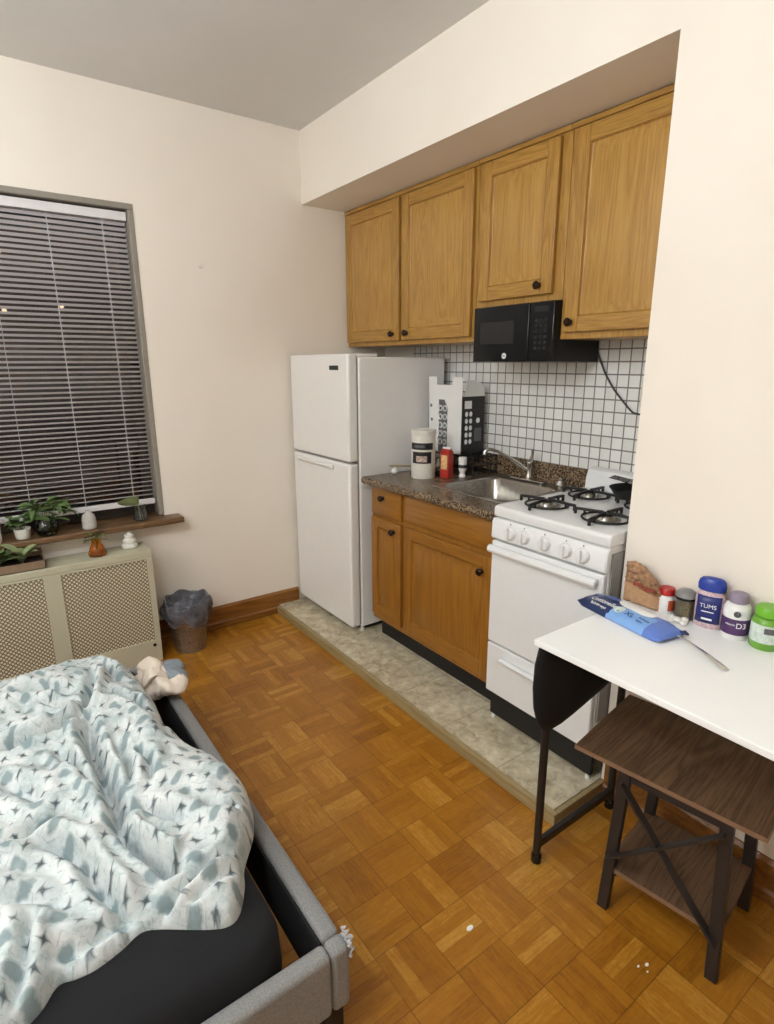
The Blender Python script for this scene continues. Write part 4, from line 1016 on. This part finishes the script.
gpot('potted_plant', 'bushy leafy cuttings in a round greenish glass jar on the window sill', c, [(.03,0),(.044,.008),(.052,.035),(.048,.062),(.034,.078),(.036,.086),(.033,.085),(.031,.078),(.045,.060),(.049,.035),(.041,.011),(.002,.006)], M['green_glass'], 'plant',
     lambda m: stems(m, (c[0],c[1]-.0,SZl+.02), 16, .155, .095, .075, .030, 3), M['leaf'])
c2 = (-1.292,-.050,SZl)
tag(MB().lathe([(.030,0),(.033,.004),(.033,.045),(.028,.068),(.014,.082),(.008,.086),(.002,.092)], (c2[0],c2[1],SZl), 24).build('ceramic_bell_jar', M['stone'], off=c2), 'grey-white domed ceramic jar on the sill behind the amber vase', 'jar')
c3 = (-1.045,-.035,SZl)
gpot('potted_plant', 'single pale leaf cutting in a small clear glass at the right end of the sill', c3, [(.030,0),(.034,.003),(.033,.04),(.028,.062),(.033,.080),(.032,.080),(.026,.062),(.031,.04),(.031,.006),(.002,.005)], M['clear'], 'plant',
     lambda m: (m.tube([(c3[0],c3[1],SZl+.01),(c3[0]-.004,c3[1],SZl+.06),(c3[0]-.012,c3[1]-.01,SZl+.095)], .0022, 6), m.leaf((c3[0]-.005,c3[1],SZl+.085),(-1,-.3,.40),.115,.058,.12,0,1.0), m.leaf((c3[0]-.004,c3[1],SZl+.085),(-.5,-.4,.9),.07,.035,.1,0,.8), m.leaf((c3[0]-.012,c3[1]-.01,SZl+.095),(.2,-.3,1),.045,.016,.1)), M['leaf2'])
RZ = ZT-.0035
c4 = (-1.283,-.125,RZ)
gpot('bud_vase', 'amber glass bud vase with a green sprig on top of the radiator cover', c4, [(.034,0),(.041,.004),(.042,.016),(.031,.046),(.022,.064),(.021,.078),(.024,.086),(.0225,.086),(.0195,.077),(.020,.064),(.028,.046),(.039,.016),(.037,.006),(.002,.004)], M['amber'], 'vase',
     lambda m: stems(m, (c4[0],c4[1],RZ+.03), 7, .105, .045, .045, .016, 8), M['leaf'])
c5 = (-1.122,-.080,RZ)
tag(MB().lathe([(r_*1.25,z_*1.2) for r_,z_ in [(.026,0),(.031,.004),(.031,.014),(.024,.019),(.020,.022),(.026,.028),(.026,.036),(.018,.041),(.015,.044),(.020,.050),(.019,.057),(.010,.062),(.007,.067),(.010,.074),(.005,.082),(.002,.086)]], (c5[0],c5[1],RZ), 28).build('stacked_ornament', M['stone_w'], off=c5), 'white tiered stacked stone ornament on the right end of the radiator cover', 'ornament')
# tray with plants
ty = thing('cardboard_tray', 'brown cardboard tray of soil on the left of the radiator cover', 'tray', (-1.66,-.12,ZT))
tx0, tx1, ty0, ty1 = -1.86, -1.513, -.19, -.035
m = MB(); zt0 = ZT+.0005; th = .004
m.box(tx0,tx1,ty0,ty0+th,zt0,zt0+.038); m.box(tx0,tx1,ty1-th,ty1,zt0,zt0+.06); m.box(tx0,tx0+th,ty0,ty1,zt0,zt0+.045); m.box(tx1-th,tx1,ty0,ty1,zt0,zt0+.045); m.box(tx0,tx1,ty0,ty1,zt0,zt0+.003); m.build('tray_walls', M['card'], ty)
m = MB(); m.surf(lambda u,v: (tx0+.005+(tx1-tx0-.01)*u, ty0+.005+(ty1-ty0-.01)*v, zt0+.024+.010*noise.noise((u*12,v*6,0))), 36, 16); m.build('soil', M['soil'], ty, thick=.004)
for k,(xx,yy,mt,sd0,lb_) in enumerate(((-1.60,-.13,'leaf2',11,'broad pale-leaved seedling nearest the right end of the cardboard tray'),(-1.69,-.12,'leaf',12,'dark green seedling at the left in the cardboard tray'))):
    p = thing('seedling', lb_, 'plant', (xx,yy,zt0+.03))
    m = MB(); rr = random.Random(sd0)
    for i in range(8):
        a = i*2.4+sd0; m.leaf((xx,yy,zt0+.028+.004*i), (math.cos(a),math.sin(a)*.7-.15,.75+.22*i/3), .135*rr.uniform(.75,1.05), .042, .30, 0, rr.uniform(-.4,.4))
    m.tube([(xx,yy,zt0+.02),(xx+.002,yy,zt0+.075)], .003, 6); m.build('foliage', M[mt], p, smooth=60)
# white pot w/ plant at the left of the sill
c6 = (-1.578,-.058,SZl)
gpot('potted_plant', 'green leafy cuttings in a small white cup on the sill behind the tray', c6, [(.026,0),(.030,.004),(.036,.050),(.034,.050),(.028,.010),(.002,.008)], M['stone_w'], 'plant',
     lambda m: stems(m, (c6[0],c6[1],SZl+.03), 6, .075, .05, .05, .04, 15), M['leaf'])
m = MB(); m.lathe([(.0305,SZl+.010),(.0345,SZl+.036)], (c6[0],c6[1],0), 28); 
tag(MB().lathe([(.036,0),(.038,.004),(.040,.14),(.037,.15),(.035,.148),(.034,.01),(.002,.01)], (-1.700,-.068,SZl), 28).build('tall_vase', M['stone_w'], off=(-1.700,-.068,SZl)), 'tall plain white vase cut off by the left picture edge on the sill', 'vase')

# bed ------------------------------------------------------------------------------
bd_ = thing('bed_frame', 'low grey upholstered bed frame in the lower left corner', 'bed frame', (-2.2,-1.54,0))
RX = -1.192; RT = .285; RB = .115; RY0 = -.735; RY1 = -2.318; BL = -3.3
def rail_x(name, m_): return m_.build(name, M['grey_felt'], bd_, bevel=.012, seg=3)
m = MB(); m.box(RX-.045, RX, RY0, RY1+.047, RB, RT); rail_x('foot_rail', m)
m = MB(); m.box(RX-.046, RX, RY1+.046, RY1, RB, RT); rail_x('corner_block', m)
m = MB(); m.box(BL, RX-.047, RY1+.045, RY1, RB, RT); rail_x('side_rail', m)
m = MB(); m.box(BL, RX-.047, RY0, RY0-.045, RB, RT); rail_x('side_rail', m)
m = MB(); m.box(RX-.052, RX-.046, RY0-.05, RY1+.05, RB+.005, RT-.012); m.build('inner_shade_strip', M['fabric_black'], bd_)  # black strip stands in for shade on the rail's unlit inner side
m = MB(); m.box(BL, RX-.20, RY0-.06, RY1+.06, .10, .118); m.build('slats_base', M['black_matte'], bd_)
for (x,y) in ((RX-.035,RY1+.04),(RX-.035,RY0-.04),(BL+.1,RY1+.04),(BL+.1,RY0-.04)):
    m = MB(); m.box(x-.028,x+.022,y-.025,y+.025,0,RB-.001); m.build('leg', M['black_matte'], bd_, bevel=.002)
m = MB()
def scrap(u, v): return (RX+.002+.012*noise.noise((u*5,v*5,1))*1.5, RY1+.018+.045*(u-.5)+.006*noise.noise((u*7,v*6,4)), RT-.032+.045*v+.008*noise.noise((u*6,v*7,8)))
m.surf(scrap, 12, 12); m.build('plastic_scrap', M['film'], bd_, thick=.0006)
# mattress (rounded slab)
mt = thing('mattress', 'thick mattress in a fitted black sheet inside the grey bed frame', 'mattress', (-2.3,-1.5,.12))
MT = .345
def rr2(x0,x1,y0,y1,r,z,n=8): return rrect(x0,x1,y0,y1,r,z,n)
rings = []
for ins, z in ((.02,.119),(.0,.15),(-.004,.22),(.0,.30),(.012,.332),(.035,.345),(.09,.350)):
    rings.append(rr2(-3.25+ins, -1.305-ins, -.80-ins, -2.268+ins, max(.02,.10-ins), z))
vs = sum(rings, []); K = len(rings[0]); fs = []
for i in range(len(rings)-1):
    for j in range(K): fs.append((i*K+j, i*K+(j+1)%K, (i+1)*K+(j+1)%K, (i+1)*K+j))
fs += [tuple(range(K))[::-1], tuple(range((len(rings)-1)*K, len(rings)*K))]
m = MB(); m.add(vs, fs); m.build('fitted_sheet', M['sheet_black'], mt, smooth=60)

# duvet: thick quilt lying on the mattress, outline and folds laid out in metres
OUT = [(-2.45,-.80),(-1.90,-.81),(-1.756,-.811),(-1.559,-.793),(-1.443,-.835),(-1.345,-.95),(-1.326,-1.18),(-1.322,-1.31),(-1.335,-1.49),(-1.315,-1.545),(-1.258,-1.66),(-1.232,-1.78),(-1.232,-1.87),
       (-1.265,-1.965),(-1.325,-2.05),(-1.345,-2.10),(-1.378,-2.155),(-1.41,-2.172),(-1.455,-2.150),(-1.533,-2.092),(-1.571,-2.075),(-1.615,-2.092),(-1.664,-2.103),(-1.701,-2.10),(-1.733,-2.095),(-1.785,-2.141),(-1.95,-2.20),(-2.45,-2.20)]
GX0, GX1, GY0, GY1 = -2.46, -1.19, -2.30, -.77; ST = .0052
xs = np.arange(GX0, GX1, ST); ys = np.arange(GY0, GY1, ST); XX, YY = np.meshgrid(xs, ys, indexing='ij')
def catmull(P, k=6):
    o = []
    n_ = len(P)
    for i in range(n_):
        p0,p1,p2,p3 = [np.array(P[(i+j-1) % n_]) for j in range(4)]
        for t in np.arange(k)/k:
            o.append(.5*((2*p1)+(-p0+p2)*t+(2*p0-5*p1+4*p2-p3)*t*t+(-p0+3*p1-3*p2+p3)*t**3))
    return np.array(o)
OC = catmull(OUT)
def seg_dist(X, Y, a, b):
    ax, ay = a; bx_, by_ = b; dx, dy = bx_-ax, by_-ay; l2 = dx*dx+dy*dy+1e-12
    t = np.clip(((X-ax)*dx+(Y-ay)*dy)/l2, 0, 1); qx = ax+t*dx; qy = ay+t*dy
    return np.hypot(X-qx, Y-qy), (X-ax)*dy-(Y-ay)*dx, t
dist = np.full(XX.shape, 9.0); inside = np.zeros(XX.shape, bool)
for i in range(len(OC)):
    a = OC[i]; b = OC[(i+1) % len(OC)]
    d_, _, _ = seg_dist(XX, YY, a, b); dist = np.minimum(dist, d_)
    cond = ((a[1] > YY) != (b[1] > YY)) & (XX < (b[0]-a[0])*(YY-a[1])/(b[1]-a[1]+1e-15)+a[0]); inside ^= cond
sd2 = np.where(inside, dist, -dist)
def vnoise(X, Y, f, seed):
    out = np.zeros(X.shape); gx = X*f+seed*17.3; gy = Y*f+seed*9.1
    ix = np.floor(gx).astype(int); iy = np.floor(gy).astype(int); fx = gx-ix; fy = gy-iy
    h = lambda a,b: (np.sin(a*127.1+b*311.7+seed*74.7)*43758.5453) % 1.0
    sx = fx*fx*(3-2*fx); sy = fy*fy*(3-2*fy)
    return (h(ix,iy)*(1-sx)+h(ix+1,iy)*sx)*(1-sy)+(h(ix,iy+1)*(1-sx)+h(ix+1,iy+1)*sx)*sy - .5
# loft: plump lobe near the foot corner, flatter elsewhere
def gauss(cx_, cy_, rx, ry, rot=0):
    c_, s_ = math.cos(rot), math.sin(rot); u = (XX-cx_)*c_+(YY-cy_)*s_; w_ = -(XX-cx_)*s_+(YY-cy_)*c_
    return np.exp(-(u/rx)**2-(w_/ry)**2)
loft = .078 + .060*gauss(-1.38,-1.78,.15,.22,.2) + .050*gauss(-1.60,-1.00,.30,.13,.1) + .04*gauss(-1.43,-1.30,.09,.22) + .030*gauss(-1.75,-1.70,.22,.22)
loft += .030*vnoise(XX,YY,5,1) + .018*vnoise(XX,YY,11,2)
rnd_ = 1-np.exp(-np.maximum(sd2,0)/.035)
rnd_ = np.sqrt(np.clip(1-(1-np.clip(sd2/.075,0,1))**2,0,1))*.85+.15*rnd_
Hh = loft*rnd_
# folds: (points, width, depth, step, side)
W2 = lambda *a: a
FOLDS = [
 ([(-1.86,-1.25),(-1.775,-1.259),(-1.672,-1.28),(-1.587,-1.271),(-1.532,-1.251),(-1.502,-1.14),(-1.47,-1.04)], .015, .075, .045),
 ([(-1.86,-1.31),(-1.76,-1.33),(-1.66,-1.345),(-1.57,-1.32),(-1.53,-1.27)], .010, .035, .0),
 ([(-1.520,-1.24),(-1.553,-1.379),(-1.557,-1.519),(-1.554,-1.647),(-1.548,-1.743),(-1.551,-1.795),(-1.561,-1.866)], .018, .060, .015),
 ([(-1.51,-1.26),(-1.44,-1.27),(-1.40,-1.31),(-1.37,-1.36)], .011, .030, .0),
 ([(-1.49,-1.45),(-1.50,-1.55),(-1.49,-1.66),(-1.51,-1.76)], .012, .030, .0),
 ([(-1.561,-1.845),(-1.537,-1.912),(-1.516,-1.963),(-1.484,-2.027),(-1.462,-2.035)], .012, .070, -.035),
 ([(-1.54,-1.80),(-1.50,-1.82),(-1.455,-1.86),(-1.42,-1.92)], .012, .030, .0),
 ([(-1.74,-1.78),(-1.683,-1.82),(-1.642,-1.892),(-1.623,-1.965),(-1.60,-2.03),(-1.58,-2.07)], .014, .045, -.035),
 ([(-1.56,-2.055),(-1.62,-2.06),(-1.684,-2.075),(-1.74,-2.06)], .014, .030, .0),
 ([(-1.805,-2.13),(-1.783,-2.07),(-1.766,-2.01),(-1.75,-1.96)], .012, .030, .012),
 ([(-1.34,-2.05),(-1.399,-2.062),(-1.471,-2.075),(-1.53,-2.085)], .011, .035, -.012),
 ([(-1.37,-2.10),(-1.425,-2.105),(-1.477,-2.11)], .009, .024, .0),
 ([(-1.335,-1.50),(-1.40,-1.535),(-1.47,-1.525),(-1.53,-1.50)], .016, .055, -.040),
 ([(-1.65,-1.42),(-1.61,-1.52),(-1.59,-1.63),(-1.565,-1.72)], .012, .026, .0),
 ([(-1.80,-1.45),(-1.74,-1.55),(-1.70,-1.66)], .018, .022, .0),
 ([(-1.46,-1.60),(-1.44,-1.68),(-1.46,-1.76)], .011, .024, .0),
 ([(-1.37,-1.90),(-1.33,-1.94),(-1.29,-1.95)], .012, .024, .0),
 ([(-1.90,-1.72),(-1.80,-1.76),(-1.70,-1.74),(-1.63,-1.70)], .016, .028, .010),
 ([(-1.92,-1.92),(-1.82,-1.90),(-1.74,-1.93),(-1.68,-1.98)], .015, .024, .0),
 ([(-1.74,-1.02),(-1.64,-1.06),(-1.56,-1.12)], .014, .030, .0),
 ([(-1.44,-.95),(-1.42,-1.06),(-1.43,-1.15)], .014, .030, .0),
 ([(-1.66,-1.12),(-1.60,-1.17),(-1.54,-1.19)], .010, .026, .0),
]
for pts_, wd, dp, stp in FOLDS:
    dmin = np.full(XX.shape, 9.0); sgn = np.zeros(XX.shape); tt = np.zeros(XX.shape); n_ = len(pts_)-1
    for i in range(n_):
        d_, s_, t_ = seg_dist(XX, YY, pts_[i], pts_[i+1]); k_ = d_ < dmin
        dmin = np.where(k_, d_, dmin); sgn = np.where(k_, np.sign(s_), sgn); tt = np.where(k_, (i+t_)/n_, tt)
    env = np.clip(np.sin(PI*np.clip(tt*.94+.03,0,1))*1.6, 0, 1)
    Hh -= 1.25*dp*env*np.exp(-np.abs(dmin/wd)**1.5)
    Hh += dp*.38*env*np.exp(-((dmin-wd*2.1)/(wd*1.3))**2)
    if stp: Hh += stp*env*sgn*np.exp(-dmin/(wd*4))*(1-np.exp(-(dmin/wd)**2))
# fine wrinkles running off the folds
wx = XX*.8+YY*.6; wy = -XX*.6+YY*.8
Hh += (.020*vnoise(wx*1.0,wy*.35,24,3) + .009*vnoise(wx,wy*.5,48,4) + .020*vnoise(wy,wx*.4,20,5) - .016*np.abs(vnoise(wx*.9,wy*.6,14,8)) + .012*np.abs(vnoise(wy,wx*.5,30,9)))*np.clip(sd2/.04,0,1)
Hh = np.where(sd2 > 0, np.maximum(Hh, .012*np.clip(sd2/.01,0,1)), 0)
BASE = .352
TOPZ = BASE + Hh
keep = sd2 > ST*.15; sgx, sgy = np.gradient(sd2, ST)
# snap border vertices onto the outline
idx = -np.ones(XX.shape, int); V = []; UV = []
gx_, gy_ = np.gradient(TOPZ, ST)
# printed pattern follows the cloth: arc length is longer on slopes
ux = np.cumsum(np.sqrt(1+np.clip(gx_,-1.2,1.2)**2), axis=0)*ST; uy = np.cumsum(np.sqrt(1+np.clip(gy_,-1.2,1.2)**2), axis=1)*ST
ux = .5*ux+.5*(XX-GX0); uy = .5*uy+.5*(YY-GY0)
ra = R(28); U1 = ux*math.cos(ra)-uy*math.sin(ra); V1 = ux*math.sin(ra)+uy*math.cos(ra)
ni, nj = XX.shape
for i in range(ni):
    for j in range(nj):
        if keep[i,j]:
            idx[i,j] = len(V); x_, y_, z_ = XX[i,j], YY[i,j], TOPZ[i,j]
            if 0 < i < ni-1 and 0 < j < nj-1 and not keep[i-1:i+2, j-1:j+2].all():
                g_ = np.array([sgx[i,j], sgy[i,j]]); g_ /= (np.linalg.norm(g_)+1e-9); x_ -= sd2[i,j]*g_[0]; y_ -= sd2[i,j]*g_[1]; z_ = BASE
            V.append((x_, y_, z_)); UV.append((U1[i,j],V1[i,j]))
nt = len(V)
bot = -np.ones(XX.shape, int)
F = []
for i in range(ni-1):
    for j in range(nj-1):
        q = (idx[i,j],idx[i+1,j],idx[i+1,j+1],idx[i,j+1])
        if min(q) >= 0: F.append(q)
# underside: copies of every vertex set a little lower, draping past the mattress edge
for k in range(nt):
    x_,y_,z_ = V[k]; V.append((x_,y_,min(z_-.004, BASE-.0005 + .0))); UV.append(UV[k])
F2 = [tuple(nt+a for a in f[::-1]) for f in F]
from collections import Counter
ec = Counter()
for f in F:
    for a,b in zip(f, f[1:]+f[:1]): ec[(a,b)] += 1
side = [(a,b,nt+b,nt+a) for (a,b) in ec if (b,a) not in ec]
side = [s_[::-1] for s_ in side]
me = bpy.data.meshes.new('duvet'); me.from_pydata(V, [], F+F2+side)
me.materials.append(M['duvet']); uvl = me.uv_layers.new(name='UVMap')
li = np.zeros(len(me.loops), int); me.loops.foreach_get('vertex_index', li); UVa = np.array(UV)
uvl.data.foreach_set('uv', UVa[li].ravel()); me.polygons.foreach_set('use_smooth', [True]*len(me.polygons)); me.update()
me.transform(Matrix.Translation((1.8,1.5,-BASE)))
dv = bpy.data.objects.new('duvet', me); COL.objects.link(dv); dv.location = (-1.8,-1.5,BASE)
tag(dv, 'rumpled white duvet with grey-green spots and dark stars spread over the bed', 'duvet')

# cream cloth bundle at the far foot corner of the bed
bu = thing('cloth_bundle', 'small crumpled cream and grey cloth bundle on the far bed corner by the radiator cover', 'cloth', (-1.238,-1.0,.286), world=False)
def bun(u, v):
    a = 2*PI*u; ph = PI*v; r = 1+.22*noise.noise((math.cos(a)*1.4,math.sin(a)*1.4,v*2.4)) + .10*noise.noise((math.cos(a)*4,math.sin(a)*4,v*5)) - .16*abs(math.sin(a*1.5+v*4)) - .30*abs(noise.noise((math.cos(a)*2.2+4,math.sin(a)*2.2,v*3.2))) + .12
    x = .098*math.sin(ph)*math.cos(a)*r; y = .135*math.sin(ph)*math.sin(a)*r; z = .050 - .050*math.cos(ph)*r
    return (x, y, max(.001, z))
m = MB(); m.surf(bun, 48, 28, closeu=True); m.m = [1 if (bun(((k//27)+.5)/48,((k%27)+.5)/27)[0] > .008 and bun(((k//27)+.5)/48,((k%27)+.5)/27)[1] > -.075) else 0 for k in range(len(m.f))]
m.build('folded_cloth', [M['cream_cloth'],M['grey_cloth']], bu, smooth=80)
m = MB(); m.surf(lambda u,v: (-.075+.10*u+.012*math.sin(v*5), .095-.16*v, .070+.040*math.sin(PI*u)+.012*noise.noise((u*4,v*4,3))), 14, 16); m.build('turned_hem', M['cream_cloth'], bu, smooth=80, thick=.008)

# crumbs on the floor
tag(MB().lathe([(.004,0),(.0085,.001),(.0085,.005),(.004,.006)], (0,0,0), 9, sx=1.35, sy=.8).build('paper_scrap', M['rug_white'], off=(0,0,0)), 'small white paper scrap lying alone on the parquet between bed and table', 'scrap').location = (-.778,-2.282,0)
for (x,y,s_) in ((-.47,-2.629,.006),(-.492,-2.618,.004),(-.486,-2.64,.003)):
    o = tag(MB().lathe([(s_*.6,0),(s_,.0006),(s_*.9,.002),(s_*.3,.0025)], (0,0,0), 7, sx=1.2, sy=.7).build('floor_crumb', M['rug_white']), 'tiny white crumb on the parquet in front of the stool', 'crumb', 'white crumbs in front of the stool'); o.location = (x,y,0)

# ------------------------------------------------------------------ light
LX, LY, LZ = -2.15, -2.42, 2.42
def light(kind, name, loc, power, color, **kw):
    l = bpy.data.lights.new(name, kind); l.energy = power; l.color = color
    for k,v in kw.items(): setattr(l, k, v)
    o = bpy.data.objects.new(name, l); COL.objects.link(o); o.location = loc; return o
WARM = (.90,1.0,1.10)
light('POINT', 'ceiling_lamp_glow', (LX,LY,LZ), 32, WARM, shadow_soft_size=.10)
light('POINT', 'left_fill_glow', (-3.2,-1.9,2.1), 24, WARM, shadow_soft_size=.2)  # invented fill on the bed side, evens out the walls
up_ = light('AREA', 'ceiling_bounce_fill', (-3.0,-2.2,1.7), 48, WARM, shape='DISK', size=.45); up_.rotation_euler = (PI,0,0)  # added fill aimed up, bounces off the ceiling for broad flat light
light('POINT', 'facade_fill_glow', (-2.6,5.6,2.6), 26, (1,.55,.38), shadow_soft_size=.2)  # added light so the brick facade shows behind the blind
wd = bpy.data.worlds.new('night'); sc.world = wd; wd.use_nodes = True
wd.node_tree.nodes['Background'].inputs[0].default_value = (.02,.022,.035,1); wd.node_tree.nodes['Background'].inputs[1].default_value = .25

# ------------------------------------------------------------------ camera
cam = bpy.data.cameras.new('cam'); co = bpy.data.objects.new('cam', cam); COL.objects.link(co); sc.camera = co
yaw, pitch, roll, fpx = .6256, -.2532, -.003, 574.84
fwd0 = Vector((math.sin(yaw), math.cos(yaw), 0)); rt = Vector((math.cos(yaw), -math.sin(yaw), 0)); up = Vector((0,0,1))
fw_ = fwd0*math.cos(pitch)+up*math.sin(pitch); u2 = up*math.cos(pitch)-fwd0*math.sin(pitch)
r_ = rt*math.cos(roll)+u2*math.sin(roll); u_ = u2*math.cos(roll)-rt*math.sin(roll)
co.matrix_world = Matrix(((r_.x,u_.x,-fw_.x,-1.7084),(r_.y,u_.y,-fw_.y,-3.1774),(r_.z,u_.z,-fw_.z,1.5404),(0,0,0,1)))
cam.sensor_fit = 'HORIZONTAL'; cam.sensor_width = 36; cam.lens = fpx/774*36; cam.clip_start = .05
sc.view_settings.view_transform = 'Standard'; sc.view_settings.look = 'None'; sc.view_settings.gamma = 1; sc.view_settings.exposure = .29
sc.view_settings.use_curve_mapping = False
